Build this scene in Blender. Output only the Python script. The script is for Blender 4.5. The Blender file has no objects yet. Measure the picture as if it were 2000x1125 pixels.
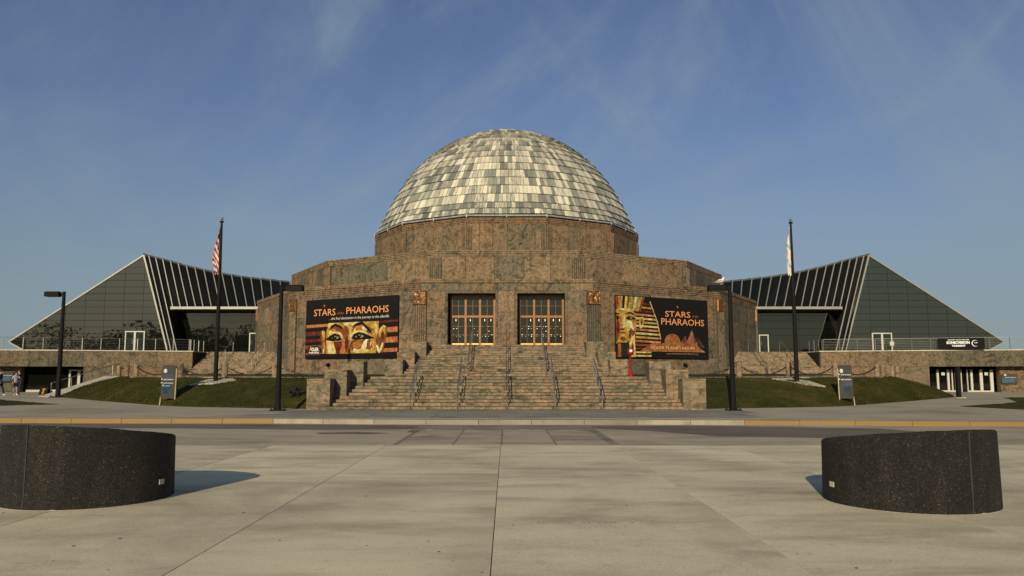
import bpy, math, random
from mathutils import Matrix, Vector, noise
random.seed(7)
R = math.radians
sc = bpy.context.scene
col = sc.collection
EYE = 1.75
F = 1550.0           # focal length in photo pixels (2000 wide)
PITCH = R(6.28)

# ------------------------------------------------------------------ camera
cam_d = bpy.data.cameras.new("camera"); cam_d.sensor_width = 36; cam_d.lens = F / 2000 * 36
cam_d.shift_x = 11 / 2000; cam_d.clip_end = 6000; cam_d.clip_start = 0.1
cam = bpy.data.objects.new("camera", cam_d); col.objects.link(cam)
cam.location = (0, 0, EYE); cam.rotation_euler = (R(90) + PITCH, 0, 0)
sc.camera = cam

# ------------------------------------------------------------------ world and sun
SUN_AZ, SUN_EL = 14.0, 20.0      # sun behind the viewer, 15 deg to the left
w = bpy.data.worlds.new("World"); sc.world = w; w.use_nodes = True
nt = w.node_tree; nt.nodes.clear()
out = nt.nodes.new("ShaderNodeOutputWorld"); bg = nt.nodes.new("ShaderNodeBackground")
sky = nt.nodes.new("ShaderNodeTexSky"); sky.sky_type = 'NISHITA'; sky.sun_disc = False
sky.sun_elevation = R(SUN_EL); sky.sun_rotation = R(180 + SUN_AZ)
sky.air_density = 1.25; sky.dust_density = 0.6; sky.ozone_density = 1.4; sky.altitude = 180
def N(t, **k):
    n = nt.nodes.new(t)
    for a, b in k.items(): setattr(n, a, b)
    return n
tc = N("ShaderNodeTexCoord")
# thin cirrus: the view direction spread on a high flat layer, stretched along the wind
sep = N("ShaderNodeSeparateXYZ"); nt.links.new(tc.outputs["Generated"], sep.inputs[0])
zc = N("ShaderNodeMath", operation='MAXIMUM'); nt.links.new(sep.outputs[2], zc.inputs[0]); zc.inputs[1].default_value = 0.0
za = N("ShaderNodeMath", operation='ADD'); nt.links.new(zc.outputs[0], za.inputs[0]); za.inputs[1].default_value = 0.16
dx = N("ShaderNodeMath", operation='DIVIDE'); nt.links.new(sep.outputs[0], dx.inputs[0]); nt.links.new(za.outputs[0], dx.inputs[1])
dy = N("ShaderNodeMath", operation='DIVIDE'); nt.links.new(sep.outputs[1], dy.inputs[0]); nt.links.new(za.outputs[0], dy.inputs[1])
cmb = N("ShaderNodeCombineXYZ"); nt.links.new(dx.outputs[0], cmb.inputs[0]); nt.links.new(dy.outputs[0], cmb.inputs[1])
def cirrus(rot, sx, sz, scale, lo, hi, off):
    mp = N("ShaderNodeMapping"); mp.vector_type = 'TEXTURE'; mp.inputs["Rotation"].default_value = (0, R(rot), 0); mp.inputs["Scale"].default_value = (sx, 1, sz)
    mp.inputs["Location"].default_value = (off, off * .37, off)
    nt.links.new(tc.outputs["Generated"], mp.inputs[0])
    nz = N("ShaderNodeTexNoise"); nz.inputs["Scale"].default_value = scale; nz.inputs["Detail"].default_value = 9
    nz.inputs["Roughness"].default_value = .62; nz.inputs["Distortion"].default_value = 1.3
    nt.links.new(mp.outputs[0], nz.inputs["Vector"])
    mr = N("ShaderNodeMapRange"); mr.inputs[1].default_value = lo; mr.inputs[2].default_value = hi
    mr.interpolation_type = 'SMOOTHSTEP'
    nt.links.new(nz.outputs[0], mr.inputs[0]); return mr
c1 = cirrus(52, .62, 1.5, 2.3, .43, .86, 3.1)
c2 = cirrus(-50, .60, 1.7, 2.0, .46, .84, 8.3)
c3 = cirrus(20, 1.0, 1.3, 1.9, .40, .80, 21.3)
ad = N("ShaderNodeMath", operation='ADD'); nt.links.new(c1.outputs[0], ad.inputs[0]); nt.links.new(c2.outputs[0], ad.inputs[1])
a3 = N('ShaderNodeMath', operation='MULTIPLY_ADD'); nt.links.new(c3.outputs[0], a3.inputs[0]); a3.inputs[1].default_value = .45; nt.links.new(ad.outputs[0], a3.inputs[2])
am = N("ShaderNodeMath", operation='MULTIPLY', use_clamp=True); nt.links.new(a3.outputs[0], am.inputs[0]); am.inputs[1].default_value = .62
tint = N("ShaderNodeMix", data_type='RGBA', blend_type='MULTIPLY'); tint.inputs[0].default_value = 1
nt.links.new(sky.outputs[0], tint.inputs[6]); tint.inputs[7].default_value = (.645, .66, .875, 1)
mx = N("ShaderNodeMix", data_type='RGBA'); nt.links.new(am.outputs[0], mx.inputs[0])
# pale lake haze low over the horizon
hz = N("ShaderNodeMapRange"); nt.links.new(zc.outputs[0], hz.inputs[0]); hz.inputs[1].default_value = 0; hz.inputs[2].default_value = .34; hz.inputs[3].default_value = .70; hz.inputs[4].default_value = 0; hz.interpolation_type = 'SMOOTHSTEP'
hm = N("ShaderNodeMix", data_type='RGBA'); nt.links.new(hz.outputs[0], hm.inputs[0]); nt.links.new(tint.outputs[2], hm.inputs[6]); hm.inputs[7].default_value = (2.35, 3.4, 3.9, 1)
nt.links.new(hm.outputs[2], mx.inputs[6]); mx.inputs[7].default_value = (3.0, 4.1, 4.9, 1)
nt.links.new(mx.outputs[2], bg.inputs[0]); bg.inputs[1].default_value = 0.080
nt.links.new(bg.outputs[0], out.inputs[0])
sun_d = bpy.data.lights.new("sun", 'SUN'); sun_d.energy = 4.2; sun_d.angle = R(.53); sun_d.color = (1, .86, .61)
sun = bpy.data.objects.new("sun", sun_d); col.objects.link(sun); sun.location = (-20, -60, 60)
sdir = Vector((math.sin(R(SUN_AZ)) * math.cos(R(SUN_EL)), math.cos(R(SUN_AZ)) * math.cos(R(SUN_EL)), -math.sin(R(SUN_EL))))
sun.rotation_euler = sdir.to_track_quat('-Z', 'Y').to_euler()
vs = sc.view_settings; vs.view_transform = 'Standard'; vs.look = 'None'; vs.gamma = 1; vs.exposure = 0.0; vs.use_curve_mapping = False

# ------------------------------------------------------------------ materials
MATS = {}
class Mt:
    """tiny node helper"""
    def __init__(s, name):
        s.m = bpy.data.materials.new(name); s.m.use_nodes = True; s.nt = s.m.node_tree
        s.b = s.nt.nodes["Principled BSDF"]; MATS[name] = s.m
    def n(s, t, **k):
        x = s.nt.nodes.new(t)
        for a, b in k.items(): setattr(x, a, b)
        return x
    def l(s, a, b): s.nt.links.new(a, b)
    def pos(s, rnd=True, scale=(1, 1, 1)):
        g = s.n("ShaderNodeNewGeometry"); o = g.outputs["Position"]
        if rnd:
            oi = s.n("ShaderNodeObjectInfo"); mu = s.n("ShaderNodeMath", operation='MULTIPLY'); mu.inputs[1].default_value = 57
            s.l(oi.outputs["Random"], mu.inputs[0]); va = s.n("ShaderNodeVectorMath", operation='ADD')
            s.l(o, va.inputs[0]); s.l(mu.outputs[0], va.inputs[1]); o = va.outputs[0]
        mp = s.n("ShaderNodeMapping"); mp.inputs["Scale"].default_value = scale; s.l(o, mp.inputs[0]); return mp.outputs[0]
    def noise(s, v, sc_, det=4, ro=.55, dis=0):
        x = s.n("ShaderNodeTexNoise"); x.inputs["Scale"].default_value = sc_; x.inputs["Detail"].default_value = det
        x.inputs["Roughness"].default_value = ro; x.inputs["Distortion"].default_value = dis; s.l(v, x.inputs["Vector"]); return x.outputs[0]
    def ramp(s, v, stops, interp='LINEAR'):
        x = s.n("ShaderNodeValToRGB"); s.l(v, x.inputs[0]); e = x.color_ramp.elements; x.color_ramp.interpolation = interp
        e[0].position, e[0].color = stops[0][0], (*stops[0][1], 1); e[1].position, e[1].color = stops[-1][0], (*stops[-1][1], 1)
        for p, c in stops[1:-1]:
            q = e.new(p); q.color = (*c, 1)
        return x.outputs[0]
    def mix(s, f, a, b, mode='MIX'):
        x = s.n("ShaderNodeMix", data_type='RGBA', blend_type=mode)
        for i, v in ((0, f), (6, a), (7, b)):
            if isinstance(v, (int, float)): x.inputs[i].default_value = v
            elif isinstance(v, tuple): x.inputs[i].default_value = (*v, 1)
            else: s.l(v, x.inputs[i])
        return x.outputs[2]
    def bump(s, v, st, d=.02):
        x = s.n("ShaderNodeBump"); x.inputs["Strength"].default_value = st; x.inputs["Distance"].default_value = d
        s.l(v, x.inputs["Height"]); s.l(x.outputs[0], s.b.inputs["Normal"])
    def col(s, v):
        if isinstance(v, tuple): s.b.inputs["Base Color"].default_value = (*v, 1)
        else: s.l(v, s.b.inputs["Base Color"])
    def set(s, **k):
        for a, v in k.items():
            s.b.inputs[{"rough": "Roughness", "metal": "Metallic", "ior": "IOR", "spec": "Specular IOR Level"}[a]].default_value = v
        return s

def granite(name, g=1.0, tone=(1, 1, 1), sc_=1.0, rough=.85, st=(1, 1, 1), vr=1.0):
    m = Mt(name); p = m.pos(True, st)
    sw = m.noise(p, .75 * sc_, 6, .62, 2.6)
    sw2 = m.noise(p, 1.5 * sc_, 5, .6, 3.4)
    fine = m.noise(p, 11, 7, .75, .8)
    c = m.ramp(sw, [(.28, (.085, .082, .062)), (.42, (.19, .165, .115)), (.50, (.32, .245, .165)), (.58, (.24, .21, .155)), (.66, (.41, .275, .19)), (.8, (.30, .235, .17))])
    c2 = m.ramp(sw2, [(.3, (.42, .44, .41)), (.5, (1, 1, 1)), (.68, (1.38, 1.16, 1.02))])
    c = m.mix(1.0, c, c2, 'MULTIPLY')
    c3 = m.ramp(fine, [(.33, (.5, .51, .49)), (.5, (1, 1, 1)), (.67, (1.42, 1.38, 1.32))])
    c = m.mix(.85, c, c3, 'MULTIPLY')
    # whole-stone difference
    oi = m.n("ShaderNodeObjectInfo"); rv = m.ramp(oi.outputs["Random"], [(0, tuple(1 - (1 - q) * vr for q in (.74, .82, .80))), (.35, (1, 1, .98)), (.7, tuple(1 + (q - 1) * vr for q in (1.14, 1.0, .9))), (1, tuple(1 + (q - 1) * vr for q in (1.26, 1.18, 1.1)))])
    c = m.mix(1.0, c, rv, 'MULTIPLY')
    stn = m.noise(m.pos(False, (2.4, 2.4, .16)), 1.3, 6, .7); c = m.mix(.7, c, m.ramp(stn, [(.32, (.58, .58, .57)), (.50, (1, 1, 1)), (.7, (1.12, 1.1, 1.06))]), 'MULTIPLY')
    c = m.mix(1.0, c, tuple(g * t for t in tone), 'MULTIPLY')
    m.col(c); m.set(rough=.88, spec=.2); m.bump(fine, .25, .01); return m.m
G_wall = granite("rainbow_granite", .60, (.98, .99, 1.0), vr=1.4)
G_drum = granite("rainbow_granite_upper", .62, (1.02, .96, .90))
G_step = granite("stair_granite", .77, (.99, .99, .98), .8, .6, (.8, 1, 1.4), .7)
G_pod = granite("podium_granite", .57, (.98, .98, .96), 1.6)

def plain(name, c, rough=.6, metal=0, var=.25, scale=3, bump=.1):
    m = Mt(name); p = m.pos(); v = m.noise(p, scale, 5)
    a = m.ramp(v, [(.3, tuple(x * (1 - var) for x in c)), (.7, tuple(min(x * (1 + var), 1) for x in c))])
    m.col(a); m.set(rough=rough, metal=metal, spec=.2 if not metal else .5)
    if bump: m.bump(m.noise(p, scale * 12, 3), bump, .01)
    return m.m
M_core = plain("joint_mortar_and_shade", (.07, .06, .045))  # mortar joints; also paints shade under step nosings and in flute grooves
M_black = plain("black_paint", (.008, .008, .0075), .7, 0, .2); M_black.node_tree.nodes["Principled BSDF"].inputs["Specular IOR Level"].default_value = .15
M_white = plain("white_frame_paint", (.50, .49, .42), .4, 0, .06, 2, 0)
M_alu = plain("aluminium_ribs", (.29, .29, .25), .5, .3, .08, 2, 0)
M_rib = plain("roof_rib_grey", (.22, .22, .19), .55, .2, .08, 2, 0)
M_flash = plain("ridge_flashing", (.075, .078, .08), .9, 0)
M_steel = plain("brushed_steel", (.25, .25, .22), .42, .7, .15, 4, 0)
M_rail = plain("dull_steel_handrail", (.20, .19, .17), .45, .6, .15, 6, 0)
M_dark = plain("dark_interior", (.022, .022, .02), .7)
M_bronze = plain("orange_bronze", (.27, .105, .018), .5, .1, .22, 5, .05)
M_kick = plain("brass_kick_plate", (.75, .50, .16), .35, .5, .2, 8, 0)
M_relief = plain("gilded_relief_bronze", (.19, .09, .028), .42, .5, .5, 7, .4)
M_chain = plain("iron_chain", (.035, .032, .028), .6, .4)
M_red = plain("red_enamel", (.24, .010, .008), .5, 0, .1)
M_red_w = plain("white_lens", (.8, .8, .78), .3, 0, .05)
M_wood = plain("pale_wood_leg", (.38, .29, .17), .6, 0, .15)
M_gold = plain("flag_gold", (.6, .4, .1), .4, .6)
M_copper = plain("weathered_gutter", (.42, .42, .38), .45, .4, .3, 4)
M_roofing = plain("flat_roofing", (.16, .14, .12))
M_skin = plain("skin", (.42, .25, .17), .5, 0, .05, 5, 0)
M_hair = plain("brown_hair", (.03, .02, .013), .6)
M_shirtb = plain("light_blue_shirt", (.30, .36, .48), .8, 0, .1, 12)
M_shirtd = plain("dark_brown_jacket", (.045, .032, .028), .8, 0, .1, 12)
M_navy = plain("navy_cloth", (.02, .024, .04), .8, 0, .1, 12)
M_jeans = plain("faded_jeans", (.22, .29, .36), .85, 0, .2, 14)
M_shoe = plain("pale_trainers", (.6, .6, .58), .6)
M_soil = plain("planter_soil", (.05, .04, .03), .9, 0, .3, 8)
M_orange = plain("orange_sign_vinyl", (.4, .17, .02), .5, 0, .08, 4, 0)
M_gull = plain("gull_feathers", (.75, .75, .72), .7, 0, .06)
M_gullw = plain("gull_grey_wing", (.32, .33, .34), .7, 0, .06)

def concrete(name, c, dirt=.45, big=.3, fresh=1.0, seed_rnd=True, blot=(.62, .6, .56)):
    m = Mt(name); p = m.pos(seed_rnd); ps = m.pos(seed_rnd, (.5, 1.5, 1))
    a = m.noise(p, big, 6, .6, .6); s_ = m.noise(ps, .8, 5, .6, .3); f_ = m.noise(p, 40, 3, .6); sp = m.noise(p, 5.0, 8, .7)
    x = m.ramp(a, [(.3, tuple(v * .68 for v in c)), (.5, c), (.70, tuple(v * 1.14 for v in c))])
    x = m.mix(dirt, x, m.ramp(s_, [(.32, blot), (.52, (1, 1, 1)), (.7, (1.1, 1.08, 1.04))]), 'MULTIPLY')
    x = m.mix(.6, x, m.ramp(f_, [(.3, (.78, .78, .78)), (.7, (1.18, 1.18, 1.18))]), 'MULTIPLY')
    x = m.mix(.35, x, m.ramp(sp, [(.30, (.45, .43, .4)), (.42, (1, 1, 1))]), 'MULTIPLY')
    m.col(x); m.set(rough=.82, spec=.25); m.bump(f_, .3, .004); return m.m
M_plaza = concrete("plaza_concrete", (.61, .54, .37), .75)
M_road = concrete("worn_roadway", (.39, .335, .235), .6, .25)
M_patch = concrete("asphalt_patch", (.16, .13, .10), .5, .5)
M_smudge = concrete('smudged_roadway', (.235, .20, .15), .7, .8)
M_cross = concrete("crossing_concrete", (.37, .315, .225), .8, .6)
M_walk = concrete("sidewalk_concrete", (.37, .325, .235), .35, .25)
M_walkd = concrete("bluish_paving", (.25, .23, .18), .6, .4)
M_kerb = concrete("kerb_concrete", (.33, .295, .22), .5, 1.2)
M_ped = concrete("pale_plinth_concrete", (.50, .46, .36), .5, 2)
M_base = plain("ground_gravel", (.12, .11, .08), .9)
def yellow_kerb():
    m = Mt("worn_yellow_kerb_paint"); p = m.pos(False)
    v = m.noise(p, 1.6, 8, .75, .5); c = m.ramp(v, [(.30, (.17, .13, .08)), (.46, (.24, .140, .034)), (.65, (.25, .145, .03))])
    m.col(c); m.set(rough=.65); return m.m
M_yellow = yellow_kerb()
def grassm():
    m = Mt("mown_grass"); p = m.pos(False)
    a = m.noise(p, .35, 6, .7, .8); b = m.noise(p, 3.2, 6, .7); f_ = m.noise(p, 30, 4, .7)
    c = m.ramp(a, [(.3, (.028, .034, .010)), (.5, (.046, .051, .015)), (.7, (.092, .076, .025))])
    c = m.mix(.8, c, m.ramp(b, [(.3, (.55, .6, .5)), (.7, (1.5, 1.35, 1.1))]), 'MULTIPLY')
    c = m.mix(.9, c, m.ramp(f_, [(.3, (.4, .45, .4)), (.7, (1.7, 1.6, 1.4))]), 'MULTIPLY')
    m.col(c); m.set(rough=.9, spec=.1); m.bump(f_, 1.0, .06); return m.m
M_grass = grassm()
def aggregate():
    m = Mt("dark_exposed_aggregate"); p = m.pos(False)
    v = m.n("ShaderNodeTexVoronoi"); v.inputs["Scale"].default_value = 85; m.l(p, v.inputs["Vector"])
    c = m.ramp(v.outputs["Color"], [(.0, (.006, .0055, .0045)), (.55, (.014, .013, .010)), (.88, (.036, .032, .024)), (1, (.15, .13, .10))])
    b = m.noise(m.pos(False, (1.6, 1.6, .45)), 2.0, 7, .65); c = m.mix(.9, c, m.ramp(b, [(.3, (.55, .55, .57)), (.5, (1, 1, 1)), (.72, (1.9, 1.75, 1.55))]), 'MULTIPLY')
    m.col(c); m.set(rough=.75, spec=.3); m.bump(v.outputs["Distance"], .9, .012); return m.m
M_agg = aggregate()
def glass(name, c, ior, wob=.02, rough=.015):
    m = Mt(name); p = m.pos(True); m.col(c); m.set(rough=rough, ior=ior); m.b.inputs['Specular Tint'].default_value = (1, .90, .64, 1)
    n1 = m.noise(p, .35, 2); m.bump(n1, wob, 1.0); return m.m
M_glass = glass("green_tinted_mirror_glass", (.005, .006, .004), 2.55, .010)
M_glassr = glass("dark_roof_glass", (.006, .0065, .006), 1.36, .004)
M_glassl = glass("lower_wall_glass", (.005, .006, .005), 2.1, .014)
M_glassk = glass("dark_doorway_glass", (.006, .006, .005), 1.35, .01)
M_glassd = glass("leaded_door_glass", (.018, .024, .021), 1.6, .03)
M_glint = Mt("door_glint_glow"); M_glint.b.inputs["Emission Color"].default_value = (1, .93, .6, 1); M_glint.b.inputs["Emission Strength"].default_value = 1.6; M_glint = M_glint.m  # glow standing in for glints on the door hardware, not a lamp
def tile_mat():
    m = Mt("weathered_dome_tile"); a = m.n("ShaderNodeAttribute"); a.attribute_name = "tone"; a2 = m.n("ShaderNodeAttribute"); a2.attribute_name = "tone2"
    uv = m.n("ShaderNodeUVMap"); mp = m.n("ShaderNodeMapping"); mp.inputs["Scale"].default_value = (9, 1.2, 1); m.l(uv.outputs[0], mp.inputs[0])
    s1 = m.noise(mp.outputs[0], 1, 5, .65); k = m.ramp(s1, [(.36, (0, 0, 0)), (.60, (1, 1, 1))])
    c = m.mix(k, a.outputs["Color"], a2.outputs["Color"])
    f_ = m.noise(m.pos(False), 9, 4, .7); c = m.mix(.6, c, m.ramp(f_, [(.3, (.7, .7, .68)), (.7, (1.2, 1.2, 1.15))]), 'MULTIPLY')
    m.col(c); m.set(rough=.42, spec=.5); m.bump(s1, .4, .015); return m.m
M_tile = tile_mat()
def flat(name, c, rough=.5):
    if name in MATS: return MATS[name]
    m = Mt(name)
    if name.startswith("print") and max(c) > .05:
        p = m.pos(False, (1, 1, 1)); v = m.noise(p, 3.2, 5, .6, 1.2); k_ = .62
        m.col(m.ramp(v, [(.32, tuple(q * k_ * f_ for q, f_ in zip(c, (.50, .38, .28)))), (.5, tuple(q * k_ for q in c)), (.66, tuple(min(1, q * k_ * f_ + .02) for q, f_ in zip(c, (1.25, 1.4, 1.6))))])); m.set(rough=.55, spec=.2); return m.m
    m.col(tuple(q * (1 if max(c) < .03 or name.startswith("ink") else .62) for q in c) if name.startswith("print") else c); m.set(rough=.8, spec=.12); return m.m

# ------------------------------------------------------------------ object helpers
W = {}
def tag(o, label=None, cat=None, group=None, kind=None):
    if label: o["label"] = label
    if cat: o["category"] = cat
    if group: o["group"] = group
    if kind: o["kind"] = kind
    return o
def put(o, parent=None, M=None):
    M = M or Matrix.Identity(4); col.objects.link(o); W[o] = M
    if parent is not None:
        o.parent = parent; o.matrix_basis = W[parent].inverted() @ M
    else: o.matrix_basis = M
    return o
def empty(name, loc, rz=0):
    o = bpy.data.objects.new(name, None); o.empty_display_size = .3
    return put(o, None, Matrix.Translation(loc) @ Matrix.Rotation(rz, 4, 'Z'))
class MB:
    def __init__(s): s.v = []; s.f = []; s.mi = []; s.cur = 0
    def face(s, pts):
        b = len(s.v); s.v += [tuple(p) for p in pts]; s.f.append(tuple(range(b, b + len(pts)))); s.mi.append(s.cur)
    def hexa(s, p):      # 8 pts: bottom 4 ccw, top 4 ccw
        b = len(s.v); s.v += [tuple(q) for q in p]
        for f in ((3, 2, 1, 0), (4, 5, 6, 7), (0, 1, 5, 4), (1, 2, 6, 5), (2, 3, 7, 6), (3, 0, 4, 7)):
            s.f.append(tuple(b + i for i in f)); s.mi.append(s.cur)
        return s
    def box(s, x0, x1, y0, y1, z0, z1, M=None, c=0.0):
        if c:
            return s.cbox(x0, x1, y0, y1, z0, z1, c, M)
        p = [(x0, y0, z0), (x1, y0, z0), (x1, y1, z0), (x0, y1, z0), (x0, y0, z1), (x1, y0, z1), (x1, y1, z1), (x0, y1, z1)]
        if M: p = [M @ Vector(q) for q in p]
        return s.hexa(p)
    def cbox(s, x0, x1, y0, y1, z0, z1, c, M=None):
        # chamfered on the vertical and the top edges
        def ring(i, z): 
            a, b, d, e = x0 + i, x1 - i, y0 + i, y1 - i
            return [(a + c, d, z), (b - c, d, z), (b, d + c, z), (b, e - c, z), (b - c, e, z), (a + c, e, z), (a, e - c, z), (a, d + c, z)]
        b = len(s.v); P = ring(0, z0) + ring(0, z1 - c) + ring(c, z1)
        if M: P = [tuple(M @ Vector(q)) for q in P]
        s.v += P
        for k in (0, 8):
            for i in range(8):
                j = (i + 1) % 8; s.f.append((b + k + i, b + k + j, b + k + 8 + j, b + k + 8 + i)); s.mi.append(s.cur)
        s.f.append(tuple(b + 16 + i for i in range(8))); s.f.append(tuple(b + i for i in reversed(range(8)))); s.mi += [s.cur] * 2
        return s
    def beam(s, a, b, w_, h_, up=(0, 0, 1)):
        a, b = Vector(a), Vector(b); d = (b - a).normalized(); u = Vector(up); sd = d.cross(u)
        if sd.length < 1e-4: sd = d.cross(Vector((1, 0, 0)))
        sd.normalize(); u = sd.cross(d).normalized(); sd *= w_ / 2; u *= h_ / 2
        return s.hexa([a - sd - u, a + sd - u, b + sd - u, b - sd - u, a - sd + u, a + sd + u, b + sd + u, b - sd + u])
    def tube(s, pts, r, n=8, cap=True, smooth=None):
        pts = [Vector(p) for p in pts]; rs = r if isinstance(r, (list, tuple)) else [r] * len(pts); rings = []
        for i, p in enumerate(pts):
            d = (pts[min(i + 1, len(pts) - 1)] - pts[max(i - 1, 0)]).normalized()
            u = Vector((0, 0, 1)) if abs(d.z) < .9 else Vector((0, 1, 0))
            a = d.cross(u).normalized(); b_ = a.cross(d).normalized(); base = len(s.v)
            for k in range(n):
                t = 2 * math.pi * k / n; s.v.append(tuple(p + (a * math.cos(t) + b_ * math.sin(t)) * rs[i]))
            rings.append(base)
        for i in range(len(rings) - 1):
            for k in range(n):
                k2 = (k + 1) % n; s.f.append((rings[i] + k, rings[i] + k2, rings[i + 1] + k2, rings[i + 1] + k)); s.mi.append(s.cur)
        if cap:
            s.f.append(tuple(rings[0] + k for k in reversed(range(n)))); s.f.append(tuple(rings[-1] + k for k in range(n))); s.mi += [s.cur] * 2
        return s
    def lathe(s, prof, n=16, c=(0, 0, 0)):
        b = len(s.v)
        for (r, z) in prof:
            for k in range(n):
                t = 2 * math.pi * k / n; s.v.append((c[0] + r * math.cos(t), c[1] + r * math.sin(t), c[2] + z))
        for i in range(len(prof) - 1):
            for k in range(n):
                k2 = (k + 1) % n; s.f.append((b + i * n + k, b + i * n + k2, b + (i + 1) * n + k2, b + (i + 1) * n + k)); s.mi.append(s.cur)
        s.f.append(tuple(b + k for k in reversed(range(n)))); s.f.append(tuple(b + (len(prof) - 1) * n + k for k in range(n))); s.mi += [s.cur] * 2
        return s
    def prism(s, poly, z0, z1):
        n = len(poly); b = len(s.v); s.v += [(x, y, z0) for x, y in poly] + [(x, y, z1) for x, y in poly]
        for i in range(n):
            j = (i + 1) % n; s.f.append((b + i, b + j, b + n + j, b + n + i)); s.mi.append(s.cur)
        s.f.append(tuple(b + i for i in reversed(range(n)))); s.f.append(tuple(b + n + i for i in range(n))); s.mi += [s.cur] * 2
        return s
    def slab(s, poly3, th):     # polygon in 3D pushed back by vector th
        n = len(poly3); b = len(s.v); t = Vector(th); s.v += [tuple(p) for p in poly3] + [tuple(Vector(p) + t) for p in poly3]
        for i in range(n):
            j = (i + 1) % n; s.f.append((b + i, b + j, b + n + j, b + n + i)); s.mi.append(s.cur)
        s.f.append(tuple(b + i for i in reversed(range(n)))); s.f.append(tuple(b + n + i for i in range(n))); s.mi += [s.cur] * 2
        return s
    def mesh(s, name, mats, smooth=False):
        me = bpy.data.meshes.new(name); me.from_pydata(s.v, [], s.f)
        for m in (mats if isinstance(mats, (list, tuple)) else [mats]): me.materials.append(m)
        if any(s.mi): me.polygons.foreach_set("material_index", s.mi)
        if smooth: me.polygons.foreach_set("use_smooth", [True] * len(s.f))
        me.update(); return me
    def obj(s, name, mats, parent=None, M=None, smooth=False):
        return put(bpy.data.objects.new(name, s.mesh(name, mats, smooth)), parent, M)
def kids(o): return [c for c in W if c.parent == o]
def copy_tree(o, M=None, parent=None, label=None, group=None):
    c = o.copy(); M = M if M is not None else W[o]
    put(c, parent, M)
    if label: c["label"] = label
    if group: c["group"] = group
    for ch in kids(o):
        copy_tree(ch, M @ W[o].inverted() @ W[ch], c)
    return c
SLABS = {}
def slabmesh(w_, h_, t, c, mat):
    key = (round(w_, 3), round(h_, 3), round(t, 3), mat.name)
    if key not in SLABS:
        m = MB(); b = [(0, c, 0), (w_, c, 0), (w_, c, h_), (0, c, h_), (c, 0, c), (w_ - c, 0, c), (w_ - c, 0, h_ - c), (c, 0, h_ - c), (0, t, 0), (w_, t, 0), (w_, t, h_), (0, t, h_)]
        m.v = b; m.f = [(4, 5, 6, 7), (0, 1, 5, 4), (1, 2, 6, 5), (2, 3, 7, 6), (3, 0, 4, 7), (0, 8, 9, 1), (1, 9, 10, 2), (2, 10, 11, 3), (3, 11, 8, 0)]
        m.mi = [0] * 9; SLABS[key] = m.mesh("slab", mat)
    return SLABS[key]
def sheet(name, poly, z, mat, zf=None):
    m = MB(); m.face([(x, y, zf(x, y) + z if zf else z) for x, y in poly]); return m
def text_mb(txt, size, font_shear=0, res=2, bold=0, width=None, height=None, align='LEFT'):
    cu = bpy.data.curves.new("t", 'FONT'); cu.body = txt; cu.size = size; cu.resolution_u = res; cu.offset = bold; cu.shear = font_shear; cu.align_x = align
    ob = bpy.data.objects.new("t", cu); col.objects.link(ob); bpy.context.view_layer.update()
    me = bpy.data.meshes.new_from_object(ob.evaluated_get(bpy.context.evaluated_depsgraph_get()))
    vs_ = [v.co.copy() for v in me.vertices]; fs = [tuple(p.vertices) for p in me.polygons]
    bpy.data.objects.remove(ob); bpy.data.meshes.remove(me); bpy.data.curves.remove(cu)
    if width or height:
        x0 = min(v.x for v in vs_); x1 = max(v.x for v in vs_); y0 = min(v.y for v in vs_); y1 = max(v.y for v in vs_)
        kx = width / (x1 - x0) if width else None; ky = height / (y1 - y0) if height else None
        kx = kx or ky; ky = ky or kx
        vs_ = [Vector(((v.x - x0) * kx, (v.y - y0) * ky, 0)) for v in vs_]
    return vs_, fs
def add_text(mb, txt, x, z, width, height, y=-.012, **k):
    v, f = text_mb(txt, 1, width=width, height=height, **k); b = len(mb.v)
    mb.v += [(x + p.x, y, z + p.y) for p in v]; mb.f += [tuple(b + i for i in q) for q in f]; mb.mi += [mb.cur] * len(f)

# pixel -> point at a chosen depth (used to read real positions off the photograph)
def unp(px, py, Y):
    t = math.tan(PITCH + math.atan((562.5 - py) / F)); Z = Y * t
    d = Y * math.cos(PITCH) + Z * math.sin(PITCH)
    return Vector(((px - 989) * d / F, Y, Z + EYE))

def zg(x, y):        # the paved ground rises gently behind the kerb
    if y < 37: return .15
    if y < 62: return .15 + .30 * (y - 37) / 25
    return .45

# ================================================================== SETTING
def struct(o, extra=None): o["kind"] = "structure"; return o
m = MB(); m.face([(-3000, -3000, -.06), (3000, -3000, -.06), (3000, 3000, -.06), (-3000, 3000, -.06)]); struct(m.obj("ground", M_base))
# plaza of long concrete slabs with open joints
m = MB(); m.box(-45, 45, -30, 20.3, -.05, -.012); plaza = struct(m.obj("plaza", M_core))
xs = [-44, -38, -32, -26, -20.5, -14.7, -8.8, -5.9, -3.02, -.14, 2.72, 5.55, 8.4, 14.3, 20, 26, 32, 38, 44]
ysl = [(-30, -16), (-16, -2), (-2, 20.28)]
for a, b in zip(xs, xs[1:]):
    for (c_, d_) in ysl:
        mm = MB(); g = .0045; mm.cbox(a + g, b - g, c_ + g, d_ - g, -.05, random.uniform(-.001, .001), .004)
        mm.obj("concrete_slab", M_plaza, plaza)
# expansion crack stains in front slab
mm = MB()
for i in range(22):
    x = .30 + i * .062 + random.uniform(-.01, .01)
    if random.random() < .6: mm.box(x, x + random.uniform(.01, .045), 9.72, 9.728 + random.uniform(0, .006), .0005, .003)
o = mm.obj("joint_filler", M_core, plaza); o["kind"] = "stuff"
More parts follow.
